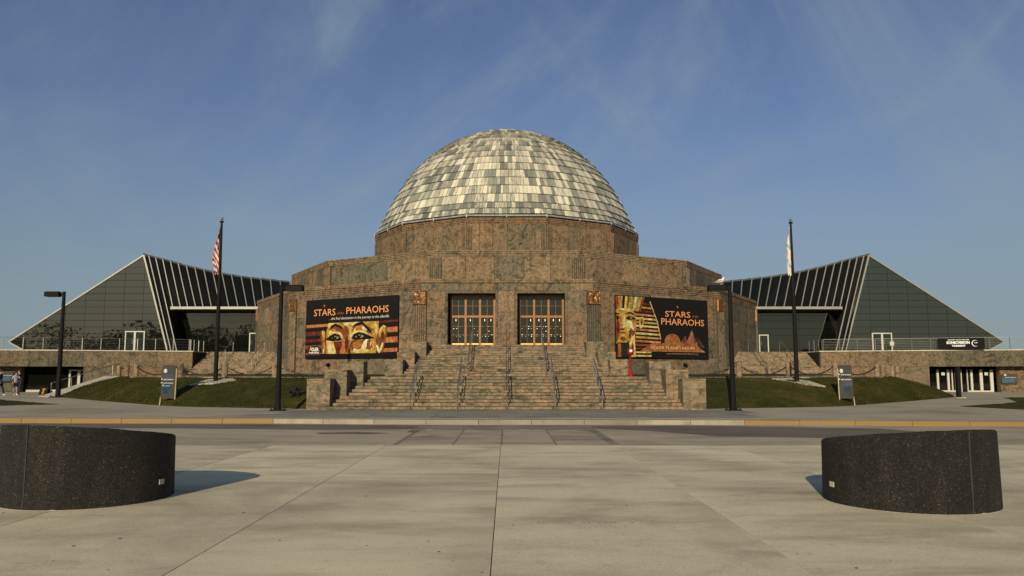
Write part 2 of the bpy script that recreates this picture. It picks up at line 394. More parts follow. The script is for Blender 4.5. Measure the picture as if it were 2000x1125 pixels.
# scattered grit and leaves on the plaza
mm = MB()
for i in range(420):
    x, y = random.uniform(-8, 8), random.uniform(6.5, 20); r = random.uniform(.004, .012) * (1.9 if i % 9 == 0 else 1); a = random.random() * 6
    mm.face([(x + r * math.cos(a + t) * random.uniform(.6, 1.5), y + r * math.sin(a + t), .003 + random.uniform(0, .004)) for t in (0, 1.5, 3.1, 4.6)])
tag(mm.obj("grit", M_core), "tiny dark grit and leaf scraps scattered on the pale plaza concrete", "grit", kind="stuff")
for (x_, y_, a_, n_) in ((4.1, 13.2, 2.4, 34), (-3.9, 14.6, 1.0, 26), (2.0, 17.2, -.2, 24), (-6.9, 16.4, .25, 40)):
    mm = MB(); p_ = Vector((x_, y_))
    for i in range(n_):
        a_ += random.uniform(-.35, .35) * .8; q_ = p_ + Vector((math.cos(a_), math.sin(a_))) * .07; n2 = Vector((-math.sin(a_), math.cos(a_))) * random.uniform(.0012, .003)
        mm.face([(p_.x - n2.x, p_.y - n2.y, .0022), (q_.x - n2.x, q_.y - n2.y, .0022), (q_.x + n2.x, q_.y + n2.y, .0022), (p_.x + n2.x, p_.y + n2.y, .0022)]); p_ = q_
    mm.obj("hairline_crack", M_core, plaza)
# roadway
m = MB(); m.box(-70, 70, 20.32, 29.6, -.05, -.010); road = struct(m.obj("road", M_road))
m = MB(); m.face([(-2.55 - 7.2, 20.34, -.006), (-2.85, 20.34, -.006), (-2.85, 28.5, -.006), (-10, 29.2, -.006), (-22, 29.9, -.006), (-22, 26.2, -.006), (-9.5, 24.4, -.006), (-13, 20.34, -.006)][2:6] + [(-12, 27.0, -.006), (-6.5, 26.2, -.006), (-2.85, 26.4, -.006)][0:3])
m.obj("asphalt_strip", M_patch, road)
m = MB(); m.face([(2.75, 26.9, -.006), (4.6, 25.6, -.006), (6.2, 23.3, -.006), (9.7, 22.6, -.006), (13.4, 23.4, -.006), (12.5, 26.8, -.006), (7, 28.2, -.006), (2.75, 28.3, -.006)])
m.obj("asphalt_strip", M_patch, road)
m = MB(); m.face([(-5.9, 24.8, -.006), (-4.6, 25.1, -.006), (-3.6, 24.7, -.006), (-4.2, 24.2, -.006), (-5.6, 24.25, -.006)])
m.obj("asphalt_strip", M_patch, road)
xc = [-2.78, -1.36, -.12, 1.28, 2.66]
for i in range(4):
    a, b = xc[i], xc[i + 1]
    mm = MB(); mm.cbox(a + .025, b - .025, 20.50, 27.2, -.04, 0.0, .004); mm.obj("crossing_slab", M_cross, road)
mm = MB(); mm.box(xc[0] - .12, xc[-1] + .25, 20.4, 28.5, -.045, -.004); mm.obj("asphalt_bed", M_smudge, road)
mm = MB(); pl = [(-3.1 + i * .28, 26.1 + random.uniform(-.35, .35) - (1.0 if i in (0, 1, 20, 21) else 0)) for i in range(22)] + [(2.9, 28.3), (-3.0, 28.4)]
mm.face([(x_, y_, .0035) for x_, y_ in pl]); mm.obj("asphalt_strip", M_smudge, road)
# kerb line of separate stones
kp = [(-60, 31.2), (-34, 30.4), (-19.3, 30.0), (-8.3, 29.6), (-4.2, 29.0), (0, 28.8), (4.2, 28.9), (8, 28.7), (19.3, 27.6), (34, 27.2), (60, 27)]
def kerb_y(x):
    for (a, b) in zip(kp, kp[1:]):
        if a[0] <= x <= b[0]: return a[1] + (b[1] - a[1]) * (x - a[0]) / (b[0] - a[0])
    return 30
kerb = struct(empty("kerb", (0, 28.8, 0)))
x = -58.0
while x < 58:
    L = 1.9; a, b = x + .008, x + L - .008; ya, yb = kerb_y(a), kerb_y(b)
    paint = (b < -8.2) or (a > 7.9)
    mid = (a + b) / 2
    low = .0
    jt = random.uniform(-.004, .004); t_ = .152 - low + jt
    P = [(a, ya, -.05), (b, yb, -.05), (b, yb + .16, -.05), (a, ya + .16, -.05)]
    mm = MB(); mm.hexa(P + [(q[0], q[1] + (.02 if k < 2 else 0), t_) for k, q in enumerate(P)])
    mm.obj("kerb_stone", M_yellow if paint else (M_walkd if abs(mid) < 4.8 else M_kerb), kerb); x += L
# sidewalk terrain
mm = MB(); X = [x_ * 2.0 for x_ in range(-45, 46)]; Yr = [0, 1, 3, 8, 14, 20, 26, 33, 40, 62]
for i in range(len(X) - 1):
    for j in range(len(Yr) - 1):
        q = []
        for (xx, jj) in ((X[i], j), (X[i + 1], j), (X[i + 1], j + 1), (X[i], j + 1)):
            yy = kerb_y(xx) + .15 + Yr[jj] if jj < 2 else 28.8 + Yr[jj]
            low = 0
            q.append((xx, yy, zg(xx, yy) - low))
        mm.face(q)
walk = struct(mm.obj("sidewalk", M_walk))
# darker paving in front of the stairs
mm = MB()
for r_, (ya, yb) in enumerate(((30.1, 33.4), (33.45, 36.95))):
    xx = -10.5 + r_ * .8
    while xx < 9.8:
        L = 2.55; q = MB(); q.cbox(xx + .012, xx + L - .012, ya, yb, .12, .158 + random.uniform(0, .003), .004); q.obj("paving_slab", M_walkd, walk); xx += L
# lawns
def lawn_patch(name, poly, label):
    mm = MB(); c_ = Vector((sum(p[0] for p in poly) / len(poly), sum(p[1] for p in poly) / len(poly)))
    # radial fan for some subdivision
    rings = 8; n = 0; pts = []
    pp = []
    for (a, b) in zip(poly, poly[1:] + poly[:1]):
        for k in range(6): pp.append((a[0] + (b[0] - a[0]) * k / 6, a[1] + (b[1] - a[1]) * k / 6))
    for r_ in range(rings + 1):
        f = r_ / rings
        for (x_, y_) in pp:
            xx = c_.x + (x_ - c_.x) * f; yy = c_.y + (y_ - c_.y) * f
            zz = zg(xx, yy) + (.045 if r_ < rings else .012) + .03 * noise.noise(Vector((xx, yy, 0)))
            pts.append((xx, yy, zz))
    mm.v = pts; k = len(pp)
    for r_ in range(rings):
        for i in range(k):
            j = (i + 1) % k; mm.f.append((r_ * k + i, r_ * k + j, (r_ + 1) * k + j, (r_ + 1) * k + i)); mm.mi.append(0)
    return tag(mm.obj(name, M_grass, smooth=True), label, "lawn", kind="stuff")
lawn_patch("lawn", [(-23.7, 42.6), (-27, 45.2), (-31, 48.9), (-50, 55), (-50, 38), (-30, 40.1), (-26, 40.9)], "flat lawn wedge between the two paths at the far left")
lawn_patch("lawn", [(22.8, 40.4), (24.1, 37.4), (50, 34), (50, 56), (33.7, 52), (31.6, 51), (31.1, 49.6), (28.8, 45.2), (26.3, 42.9)], "flat lawn with a curved edge beside the path at the far right")
BOT = [(-7.5, 37.7, .15), (-9.3, 38.0, .16), (-16.7, 40.2, .19), (-23.6, 46.6, .27), (-29.3, 52.3, .34)]
CRE = [(-7.2, 41.0, 1.64), (-9.8, 44.3, 1.64), (-17, 45.2, 1.64), (-23.5, 50, 1.64), (-28.5, 59, 1.64)]
def along(P, t):
    P = [Vector(p) for p in P]; L = [(b - a).length for a, b in zip(P, P[1:])]; T = sum(L); s_ = t * T
    for i, l in enumerate(L):
        if s_ <= l or i == len(L) - 1: return P[i].lerp(P[i + 1], min(1, s_ / l))
        s_ -= l
def bank_pt(t, u, sgn, rough=True):
    # smooth the corners of both outlines
    def sm(P): return (along(P, max(0, t - .05)) + along(P, t) * 2 + along(P, min(1, t + .05))) / 4 if .02 < t < .98 else along(P, t)
    a, b = sm(BOT), sm(CRE); p = a.lerp(b, u)
    z = a.z + (b.z - a.z) * (u ** .85 if u < 1 else 1) + (.16 * math.sin(math.pi * u) * (1 - .3 * t))
    if rough and 0 < u < 1: z += .05 * noise.noise(Vector((p.x * .8, p.y * .8, sgn))) + .02 * noise.noise(Vector((p.x * 4, p.y * 4, 1)))
    return Vector((sgn * -p.x, p.y, z))      # P lists hold the left side; sgn -1 keeps it
banks = []
for sgn, lab in ((-1, "sloping grass bank left of the granite staircase, under the chain of posts"), (1, "sloping grass bank right of the granite staircase, under the chain of posts")):
    mm = MB(); nt_, nu = 90, 18
    for i in range(nt_ + 1):
        for j in range(nu + 1): mm.v.append(tuple(bank_pt(i / nt_, j / nu, sgn)))
    for i in range(nt_):
        for j in range(nu):
            q = (i * (nu + 1) + j, (i + 1) * (nu + 1) + j, (i + 1) * (nu + 1) + j + 1, i * (nu + 1) + j + 1)
            mm.f.append(q if sgn < 0 else q[::-1]); mm.mi.append(0)
    o = mm.obj("grass_bank", M_grass, smooth=True); tag(o, kind="structure")
    # grass blades
    bl = MB()
    for i in range(26000):
        t, u = random.random(), random.random(); p = bank_pt(t, u, sgn); h = random.uniform(.03, .09) * (1.8 if u < .06 or random.random() < .04 else 1); a = random.random() * 6.28; w_ = .012
        d = Vector((math.cos(a), math.sin(a), 0)) * w_; lean = Vector((random.uniform(-.03, .03), random.uniform(-.03, .03), h))
        bl.face([p - d, p + d, p + lean])
    tag(bl.obj("grass", M_grass), lab.replace("sloping grass bank", "short rough grass on the bank"), "grass", kind="stuff")
# upper level round the building
for sgn in (-1, 1):
    poly = [(-6.2, 40.6), (-7.2, 41.0), (-9.8, 44.3), (-17, 45.2), (-23.5, 50), (-28.5, 59), (-28.7, 67), (-6.2, 67)]
    P = [(-sgn * x_, y_) for x_, y_ in poly]
    if sgn > 0: P = P[::-1]
    mm = MB(); mm.prism(P, .1, 1.66); struct(mm.obj("upper_path", M_walk))
    mm = MB(); gp = [(-6.0, 40.75), (-7.1, 41.15), (-9.3, 47.4), (-17, 48.3), (-21, 51), (-24, 58), (-24.5, 62), (-17, 64), (-6.0, 58.5)]
    def gz(x_, y_): return 1.68 + max(0, (y_ - 46)) * .011
    mm.face([(-sgn * x_, y_, gz(x_, y_)) for x_, y_ in (gp if sgn < 0 else gp[::-1])])
    tag(mm.obj("lawn", M_grass), "narrow strip of lawn at the foot of the building wall on the %s" % ("left" if sgn < 0 else "right"), "lawn", kind="stuff")
# ramp kerb at the left, with handrail
mm = MB(); a, b = Vector((-29.35, 52.2, .36)), Vector((-28.5, 59, 1.70)); off = Vector((-1.5, .6, 0)); dn = Vector((0, 0, -.5))
mm.hexa([a + dn, b + dn, b + off + dn, a + off + dn, a, b, b + off, a + off]); struct(mm.obj("ramp", M_ped))

# ================================================================== PLANETARIUM
C = Vector((0.03, 81.0, 0))
root = empty("planetarium_building", (0, 81, 1.6))
tag(root, "granite twelve-sided planetarium with stepped tiers under a tiled dome", "planetarium")
def FM(phi, ap, u=0, z=0, inset=0):
    a = R(phi); n = Vector((math.sin(a), -math.cos(a), 0)); t = Vector((math.cos(a), math.sin(a), 0))
    p = C + n * (ap - inset) + t * u + Vector((0, 0, z)); return Matrix.Translation(p) @ Matrix.Rotation(a, 4, 'Z')
def poly12(Rr, c=C): return [(c.x + Rr * math.sin(R(15 + 30 * k)), c.y - Rr * math.cos(R(15 + 30 * k))) for k in range(12)]
C15 = math.cos(R(15))
R1, R2, R3 = 24.4, 21.3, 13.45
A1, A2, A3 = R1 * C15, R2 * C15, R3 * C15
Z1, Z2, Z3 = 8.75, 11.35, 15.5
# lower tier: core with a lobby cut into the front facet
P = poly12(R1 - .22)
fr = [P[11], (P[11][0] + .0, P[11][1])]
left_v, right_v = P[11], P[0]
core = [P[k] for k in range(0, 12)] + [(-4.8, left_v[1]), (-4.8, left_v[1] + 5), (4.8, left_v[1] + 5), (4.8, right_v[1])]
mm = MB(); mm.prism(core, 1.0, Z1 - .3); lower = mm.obj("lower_wall", M_core, root)
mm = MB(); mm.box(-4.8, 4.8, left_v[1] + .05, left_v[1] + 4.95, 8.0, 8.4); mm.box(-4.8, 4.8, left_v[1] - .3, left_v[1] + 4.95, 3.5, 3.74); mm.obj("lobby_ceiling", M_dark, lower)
mm = MB(); mm.prism(poly12(R2 - .1), Z1 - .3, Z2 - .1); middle = mm.obj("middle_wall", M_core, root)
mm = MB(); mm.prism(poly12(R3 - .1), Z2 - .2, Z3 - .05); drum = mm.obj("drum_wall", M_core, root)
mm = MB(); mm.prism(poly12(R1 - .15), Z1 - .25, Z1 - .1); mm.obj("flat_roof", M_roofing, root)
mm = MB(); mm.prism(poly12(R2 - .15), Z2 - .3, Z2 - .15); mm.obj("flat_roof", M_roofing, root)
def slab_row(parent, phi, ap, u0, u1, z0, z1, n, mat, t=.35):
    e = [u0 + (u1 - u0) * (i + (random.uniform(-.16, .16) if 0 < i < n else 0)) / n for i in range(n + 1)]
    for a, b in zip(e, e[1:]):
        w_ = round(b - a - .022, 3); o = bpy.data.objects.new("stone_slab", slabmesh(w_, z1 - z0 - .012, t, .010, mat))
        put(o, parent, FM(phi, ap, a + .011, z0 + .006, random.uniform(-.006, .006)))
fw1 = R1 * math.sin(R(15)); fw2 = R2 * math.sin(R(15)); fw3 = R3 * math.sin(R(15))
LCB = 7.86
for phi in (-60, -30, 30, 60):
    z = 1.62
    for k, h in enumerate((1.5, 1.6, 1.55, 1.59)):
        slab_row(lower, phi, A1, -fw1 + .02, fw1 - .02, z, z + h, 5 if abs(phi) < 50 else 4, G_wall); z += h
OP = [(-4.29, -.82), (.76, 4.24)]
for (u0, u1, n) in ((-fw1 + .02, -4.46, 1), (-.65, .59, 1), (4.41, fw1 - .02, 1)):
    for (z0, z1) in ((3.0, 4.72), (4.72, 6.3), (6.3, LCB)): slab_row(lower, 0, A1, u0, u1, z0, z1, n, G_wall, .95)
slab_row(lower, 0, A1, -fw1 + .02, fw1 - .02, LCB, 8.42, 7, G_wall, .6)
# plain stone architraves round the two doorways
for (a, b) in OP:
    mm = MB(); y = .05
    for (x0, x1, z0, z1) in ((a - .17, a, 3.75, LCB - .17), (b, b + .17, 3.75, LCB - .17), (a - .17, b + .17, LCB - .17, LCB - .004)):
        mm.box(x0, x1, -.03, 1.0, z0, z1, FM(0, A1, 0, 0))
    mm.obj("architrave", G_wall, lower)
def cornice(name, Rr, bands, parent, mat, skip=None):
    mm = MB()
    for (z0, z1, dr) in bands:
        o_, i_ = poly12(Rr + dr), poly12(Rr - .6)
        for k in range(12):
            j = (k + 1) % 12
            if skip is not None and k in skip: continue
            a, b, c_, d = o_[k], o_[j], i_[j], i_[k]
            mm.hexa([(a[0], a[1], z0), (b[0], b[1], z0), (c_[0], c_[1], z0), (d[0], d[1], z0), (a[0], a[1], z1), (b[0], b[1], z1), (c_[0], c_[1], z1), (d[0], d[1], z1)])
    return mm.obj(name, mat, parent)
cornice("cornice", R1, [(7.86 + i * .15, 7.86 + i * .15 + .118, .03 - i * .015) for i in range(4)], lower, G_wall, skip={11})
cornice("coping", R1, [(8.46, 8.58, .05), (8.60, 8.75, .02)], lower, G_wall)
cornice("cornice", R2, [(10.83 + i * .13, 10.83 + i * .13 + .098, .03 + i * .006) for i in range(4)], middle, G_wall)
cornice("plinth_band", R2, [(8.5, 8.86, .03)], middle, G_wall)
cornice("cornice", R3, [(14.86 + i * .14, 14.86 + i * .14 + .108, .02 + i * .02) for i in range(4)], drum, G_drum)
cornice("plinth_band", R3, [(11.2, 11.44, .03)], drum, G_drum)
for phi in (-60, -30, 0, 30, 60):
    slab_row(middle, phi, A2, -fw2 + .02, fw2 - .02, 8.87, 10.82, 5 if abs(phi) < 40 else 4, G_wall)
    slab_row(drum, phi, A3, -fw3 + .02, fw3 - .02, 11.45, 12.05, 5 if abs(phi) < 40 else 3, G_drum)
    slab_row(drum, phi, A3, -fw3 + .02, fw3 - .02, 12.05, 14.85, 6 if abs(phi) < 40 else 4, G_drum)
# gutter under the dome
mm = MB(); mm.tube([(x_, y_, 15.58) for x_, y_ in (poly12(R3 + .04) + [poly12(R3 + .04)[0]])], .085, 8); mm.obj("gutter", M_copper, root)
mm = MB()
for k in range(12):
    for s_ in (0, .5):
        p = Vector(poly12(R3 + .07)[k]).lerp(Vector(poly12(R3 + .07)[(k + 1) % 12]), s_); mm.box(p.x - .03, p.x + .03, p.y - .03, p.y + .03, 15.45, 15.68)
mm.obj("gutter_bracket", M_copper, root)
# pilasters on the corners
def flutes(mm, w_, h, n, z0, proj):
    mm.cur = 1; mm.box(-w_ / 2 + .01, w_ / 2 - .01, .06, .4, z0, z0 + h); mm.cur = 0  # dark back panel paints the shade inside the grooves
    p = w_ / n
    for i in range(n):
        x0 = -w_ / 2 + i * p
        mm.tube([(x0 + p / 2, .045, z0 + .002), (x0 + p / 2, .045, z0 + h - .002)], p * .30, 8)
    return mm
for phi in (-75, -45, -15, 15, 45, 75):
    ins = (.52 - .0) * math.tan(R(15)) * .0
    o = flutes(MB(), 1.02, 2.86 if abs(phi) < 20 else 5.2, 6, 3.95 if abs(phi) < 20 else 1.63, .1).obj("fluted_pilaster", [G_wall, M_core], lower, FM(phi, R1 + .04))
    mm = MB(); n = 22; w_ = 1.04; z0, z1 = 6.83, 7.87
    gx = [-w_ / 2 + w_ * i / n for i in range(n + 1)]; gz_ = [z0 + (z1 - z0) * j / n for j in range(n + 1)]
    def rel(i, j):
        if i in (0, n) or j in (0, n): return .07
        if i in (1, n - 1) or j in (1, n - 1): return -.03
        u, v = (i / n - .5) * 2, (j / n - .5) * 2
        d = .02 + .075 * max(0, noise.noise(Vector((u * 2.2 + phi, v * 2.2, phi * .3))) + .35) * (1.15 - (u * u + v * v) * .5)
        return .03 - d - .03 * noise.noise(Vector((u * 6, v * 6, phi)))
    for j in range(n + 1):
        for i in range(n + 1): mm.v.append((gx[i], rel(i, j), gz_[j]))
    for j in range(n):
        for i in range(n):
            k = j * (n + 1) + i; mm.f.append((k, k + 1, k + n + 2, k + n + 1)); mm.mi.append(0)
    mm.box(-w_ / 2, w_ / 2, .06, .4, z0, z1)
    mm.obj("zodiac_relief_panel", M_relief, lower, FM(phi, R1 + .05))
    flutes(MB(), 1.0, 1.72, 6, 9.0, .1).obj("fluted_panel", [G_wall, M_core], middle, FM(phi, R2 + .03))
    flutes(MB(), .95, 2.55, 6, 12.1, .1).obj("fluted_panel", [G_drum, M_core], drum, FM(phi, R3 + .02))
# doors
for di, (a, b) in enumerate(OP):
    Y = .98; door = MB(); d0, d1, zb, zt = a + .12, b - .02, 3.76, 7.56
    wd = d1 - d0; bays = 3; st = .15; zm = 5.98
    xsd = [d0 + (wd - st) * i / bays for i in range(bays + 1)]
    for x_ in xsd: door.box(x_, x_ + st, Y, Y + .14, zb, zt)
    door.box(d0 + .002, d1 - .002, Y + .004, Y + .13, zt, zt + .10)
    for i in range(bays):
        x0, x1 = xsd[i] + st, xsd[i + 1]
        door.box(x0, x1, Y + .01, Y + .13, zm, zm + .16); door.box(x0, x1, Y + .012, Y + .12, zb + .22, zb + .30)
    dr = door.obj("entrance_door", M_bronze, root, FM(0, A1))
    for i in range(bays):
        x0, x1 = xsd[i] + st, xsd[i + 1]; xm = (x0 + x1) / 2
        for (z0, z1, rows) in ((zb + .30, zm, 3), (zm + .16, zt, 2)):
            for cx in range(2):
                for rr in range(rows):
                    xa, xb = (x0, xm - .012) if cx == 0 else (xm + .012, x1); za_, zb_ = z0 + (z1 - z0) * rr / rows + .01, z0 + (z1 - z0) * (rr + 1) / rows - .01
                    g = MB(); g.box(xa, xb, Y + .06 + random.uniform(0, .01), Y + .08, za_, zb_); g.obj("pane", M_glassd, dr, FM(0, A1))
            g = MB(); g.box(xm - .011, xm + .011, Y + .035, Y + .09, z0 + .001, z1 - .001)
            for rr in range(1, rows): zz = z0 + (z1 - z0) * rr / rows; g.box(x0 + .001, x1 - .001, Y + .04, Y + .085, zz - .009, zz + .009)
            g.obj("glazing_bar", M_relief, dr, FM(0, A1))
        g = MB(); g.box(x0 + .01, x1 - .01, Y - .012, Y + .10, zb, zb + .33); g.obj("kick_plate", M_kick, dr, FM(0, A1))
    # glowing dots put in for glints on the door hardware, along the glass bars
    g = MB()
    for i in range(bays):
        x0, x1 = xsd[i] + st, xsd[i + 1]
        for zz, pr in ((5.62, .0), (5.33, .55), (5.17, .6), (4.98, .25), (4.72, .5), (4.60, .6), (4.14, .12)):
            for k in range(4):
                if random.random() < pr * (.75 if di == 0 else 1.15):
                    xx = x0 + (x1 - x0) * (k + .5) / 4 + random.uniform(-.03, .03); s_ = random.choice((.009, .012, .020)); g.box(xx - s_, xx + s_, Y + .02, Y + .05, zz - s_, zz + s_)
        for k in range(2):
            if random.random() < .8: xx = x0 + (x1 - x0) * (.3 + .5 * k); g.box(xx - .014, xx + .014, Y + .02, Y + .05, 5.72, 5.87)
    g.obj("glint_dots", M_glint, dr, FM(0, A1))
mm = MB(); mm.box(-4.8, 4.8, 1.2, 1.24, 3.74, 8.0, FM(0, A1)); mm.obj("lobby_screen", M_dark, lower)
for s_ in (-1, 1):   # small steel service doors on the receding facets, round vent
    mm = MB(); mm.box(-.32, .32, -.05, .02, 1.75, 4.1, FM(s_ * 60, A1, -s_ * 5.1)); mm.obj("service_door", M_steel, lower)
    mm = MB(); mm.tube([(0, -.22, 0), (0, .02, 0)], [.12, .17], 14); mm.obj("round_vent", M_black, lower, FM(s_ * 30, A1, s_ * 2.3, 2.55))
# ---- dome
ZB = 15.72; SR, SZ = 12.05, 14.65
def dome_r(z): return math.sqrt(max(0, SR * SR - (z - SZ) ** 2)) + 1.15 * math.exp(-(z - ZB) / 3.3) * (1 if z < 26 else max(0, (SZ + SR - z) / (SZ + SR - 26)))
prof = []; th = math.asin((ZB - SZ) / SR); n = 1500
for i in range(n + 1):
    a = th + (math.pi / 2 - th) * i / n; z = SZ + SR * math.sin(a); prof.append((dome_r(z), z))
arc = [0]
for p, q in zip(prof, prof[1:]): arc.append(arc[-1] + math.hypot(q[0] - p[0], q[1] - p[1]))
def at_arc(s_):
    import bisect
    i = min(max(bisect.bisect_left(arc, s_), 1), n); f = (s_ - arc[i - 1]) / max(1e-9, arc[i] - arc[i - 1]); p, q = prof[i - 1], prof[i]
    return p[0] + (q[0] - p[0]) * f, p[1] + (q[1] - p[1]) * f
def rad(r, z, ang):     # lower rim follows the twelve sides
    a = (ang % R(30)); a = abs(a - R(15)); k = C15 / math.cos(R(15) - a) if False else math.cos(R(15)) / math.cos(((ang + R(15)) % R(30)) - R(15))
    wgt = math.exp(-max(0, z - ZB) / .9) * .95
    return r * (1 - wgt) + (r * k * 1.012) * wgt
mm = MB(); nb = 72
for s_ in range(0, 41):
    r_, z_ = at_arc(arc[-1] * s_ / 40)
    for k in range(nb):
        a = 2 * math.pi * k / nb; rr = rad(r_, z_, a) - .06; mm.v.append((C.x + rr * math.sin(a), C.y - rr * math.cos(a), z_ - .03))
for s_ in range(40):
    for k in range(nb):
        j = (k + 1) % nb; mm.f.append((s_ * nb + k, s_ * nb + j, (s_ + 1) * nb + j, (s_ + 1) * nb + k)); mm.mi.append(0)
dome = mm.obj("dome", M_core, root, smooth=True)
courses = [0, .60, 1.22]
while courses[-1] < arc[-1] - .8: courses.append(courses[-1] + .93)
courses.append(arc[-1] - .25)
CREAM = [(.72, .67, .53), (.67, .63, .50), (.78, .72, .58), (.58, .54, .43)]; PINK = [(.54, .43, .32), (.52, .45, .35)]
GREEN = [(.27, .285, .22), (.22, .24, .185), (.33, .335, .27), (.29, .285, .24)]; DARK = [(.16, .16, .14), (.19, .185, .165), (.14, .145, .135)]
tiles = []
for ci in range(len(courses) - 1):
    s0, s1 = courses[ci], courses[ci + 1]; r0, z0 = at_arc(s0); r1, z1 = at_arc(s1 + .06 if s1 + .06 < arc[-1] else s1)
    N_ = max(8, round(2 * math.pi * r0 / .36)); offa = random.random() * .04
    edges = [2 * math.pi * (k + random.uniform(-.22, .22)) / N_ + offa for k in range(N_)]
    for k in range(N_):
        a0, a1 = edges[k], edges[(k + 1) % N_] + (2 * math.pi if k == N_ - 1 else 0); g = .0010
        am_ = (a0 + a1) / 2; lift = .14 + random.uniform(-.012, .02); low = random.uniform(-.02, .02)
        # outward normal of the course
        tx, tz = r1 - r0, z1 - z0; L = math.hypot(tx, tz); nx, nz = tz / L, -tx / L
        P = []
        for (r_, z_, lf, th_) in ((r0, z0, lift, .05), (r1, z1, .005, .03)):
            zz = z_ + (low * .4 if lf > .02 else 0)
            for a in (a0 + g * 10 / max(r_, 1), a1 - g * 10 / max(r_, 1)):
                rr = rad(r_, zz, a)
                P.append((C.x + (rr + nx * lf) * math.sin(a), C.y - (rr + nx * lf) * math.cos(a), zz + nz * lf))
            for a in (a0 + g * 10 / max(r_, 1), a1 - g * 10 / max(r_, 1)):
                rr = rad(r_, zz, a) - .05
                P.append((C.x + rr * math.sin(a), C.y - rr * math.cos(a), zz))
        # more cream on the lower-middle courses paints in the sun's sheen; less further up
        clump = noise.noise(Vector((am_ * 3.2, ci * .45, 3))) ; q = random.random() + clump * .45
        f = ci / 20
        pc = .52 if 2 <= ci <= 9 else (.28 if ci < 2 else .26)
        if q < pc: A_ = random.choice(CREAM) if random.random() < .92 else random.choice(PINK)
        elif q < pc + .36: A_ = random.choice(GREEN)
        else: A_ = random.choice(DARK)
        rr = random.random(); B_ = random.choice(CREAM if rr < .35 else GREEN if rr < .7 else DARK)
        B_ = tuple((x1_ + x2_) / 2 for x1_, x2_ in zip(A_, B_)) if random.random() < .5 else B_
        size = (z1 - z0) * abs(math.cos(am_)) if math.cos(am_) > 0 else 0
        tiles.append((size * (r0 * (a1 - a0)), P, A_, B_))
def tile_obj(lst, name, kind=None):
    mm = MB(); uvs = []; ca = []; cb = []
    for (_, P, A_, B_) in lst:
        b = len(mm.v); mm.v += P; ou, ov = random.random() * 30, random.random() * 30
        # P: 0,1 outer low; 2,3 inner low; 4,5 outer high; 6,7 inner high
        for f in ((0, 1, 5, 4), (2, 3, 1, 0), (0, 4, 6, 2), (1, 3, 7, 5)): mm.f.append(tuple(b + i for i in f)); mm.mi.append(0)
        uvp = [(ou, ov), (ou + .47, ov), (ou, ov), (ou + .47, ov), (ou, ov + .9), (ou + .47, ov + .9), (ou, ov + .9), (ou + .47, ov + .9)]
        for f in ((0, 1, 5, 4), (2, 3, 1, 0), (0, 4, 6, 2), (1, 3, 7, 5)): uvs += [uvp[i] for i in f]
        ca += [(*A_, 1)] * 8; cb += [(*B_, 1)] * 8
    me = mm.mesh(name, M_tile); uv = me.uv_layers.new(name="UVMap"); uv.data.foreach_set("uv", [c_ for q in uvs for c_ in q])
    for nm, dat in (("tone", ca), ("tone2", cb)):
        at = me.attributes.new(nm, 'FLOAT_COLOR', 'POINT'); at.data.foreach_set("color", [c_ for q in dat for c_ in q])
    o = put(bpy.data.objects.new(name, me), dome)
    if kind: o["kind"] = kind
tiles.sort(key=lambda t: -t[0])
for t in tiles[:298]: tile_obj([t], "tile")
tile_obj(tiles[298:], "tile", "stuff")
mm = MB(); mm.lathe([(1.1, SZ + SR - .10), (1.0, SZ + SR + .02), (.3, SZ + SR + .12)], 20, (C.x, C.y, 0)); mm.obj("dome_cap", M_copper, dome)

# ================================================================== ENTRANCE STAIRCASE
st = empty("entrance_staircase", (0, 37.1, .15)); tag(st, "broad granite entrance staircase with stepped side blocks up to the doors", "staircase")
Y0 = 37.15; RZ0 = .155
def stone_row(x0, x1, y0, y1, z0, z1, name="step_stone", mean=2.3):
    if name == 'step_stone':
        mm = MB(); mm.box(x0 + .01, x1 - .01, y0 + .035, y1 - .01, z0 - .02, z1 - .03); mm.obj('nosing_shade_strip', M_core, st)  # dark backing strip, a painted shade line under each nosing
    x_ = x0
    while x_ < x1 - .01:
        L = mean * random.uniform(.75, 1.3); b = x_ + L
        if x1 - b < mean * .5: b = x1
        mm = MB(); dz = random.uniform(-.004, .004); dy = random.uniform(-.006, .006)
        mm.cbox(x_ + .004, b - .004, y0 + dy, y1, z0, z1 + dz, .010); mm.obj(name, G_step, st); x_ = b
# blocks: front Y, right edge |x|, width, back Y, top z
BL = [(37.15, 8.20, 38.22, 1.60), (38.22, 7.64, 39.35, 2.02), (39.35, 7.05, 40.5, 2.43), (48.0, 6.25, 49.2, 2.70), (49.2, 5.68, 50.45, 3.18), (50.45, 5.08, 52.0, 3.88)]
def stair_x(y): 
    for (a, e, b, t) in BL:
        if a - .02 <= y < b: return e + .35
    return 7.05 if y < 48 else 5.4
k = 1
for i in range(10):
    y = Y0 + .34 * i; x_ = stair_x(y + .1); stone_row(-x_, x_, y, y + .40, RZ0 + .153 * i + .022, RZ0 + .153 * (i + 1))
zl = RZ0 + 1.53
stone_row(-6.9, 6.9, Y0 + 3.4, 44.2, .3, zl, "landing_stone", 2.6); stone_row(-6.9, 6.9, 44.2, 48.1, .3, zl, "landing_stone", 2.6)
nr = 14; rz = (3.75 - zl) / nr
for i in range(nr):
    y = 48.0 + .315 * i; x_ = stair_x(y + .05) if y < 52 else 5.3; last = (i == nr - 1)
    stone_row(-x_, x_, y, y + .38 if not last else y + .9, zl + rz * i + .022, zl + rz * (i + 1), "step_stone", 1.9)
stone_row(-6.2, 6.2, 52.98, 57.3, 1.5, 3.742, "landing_stone", 2.5)
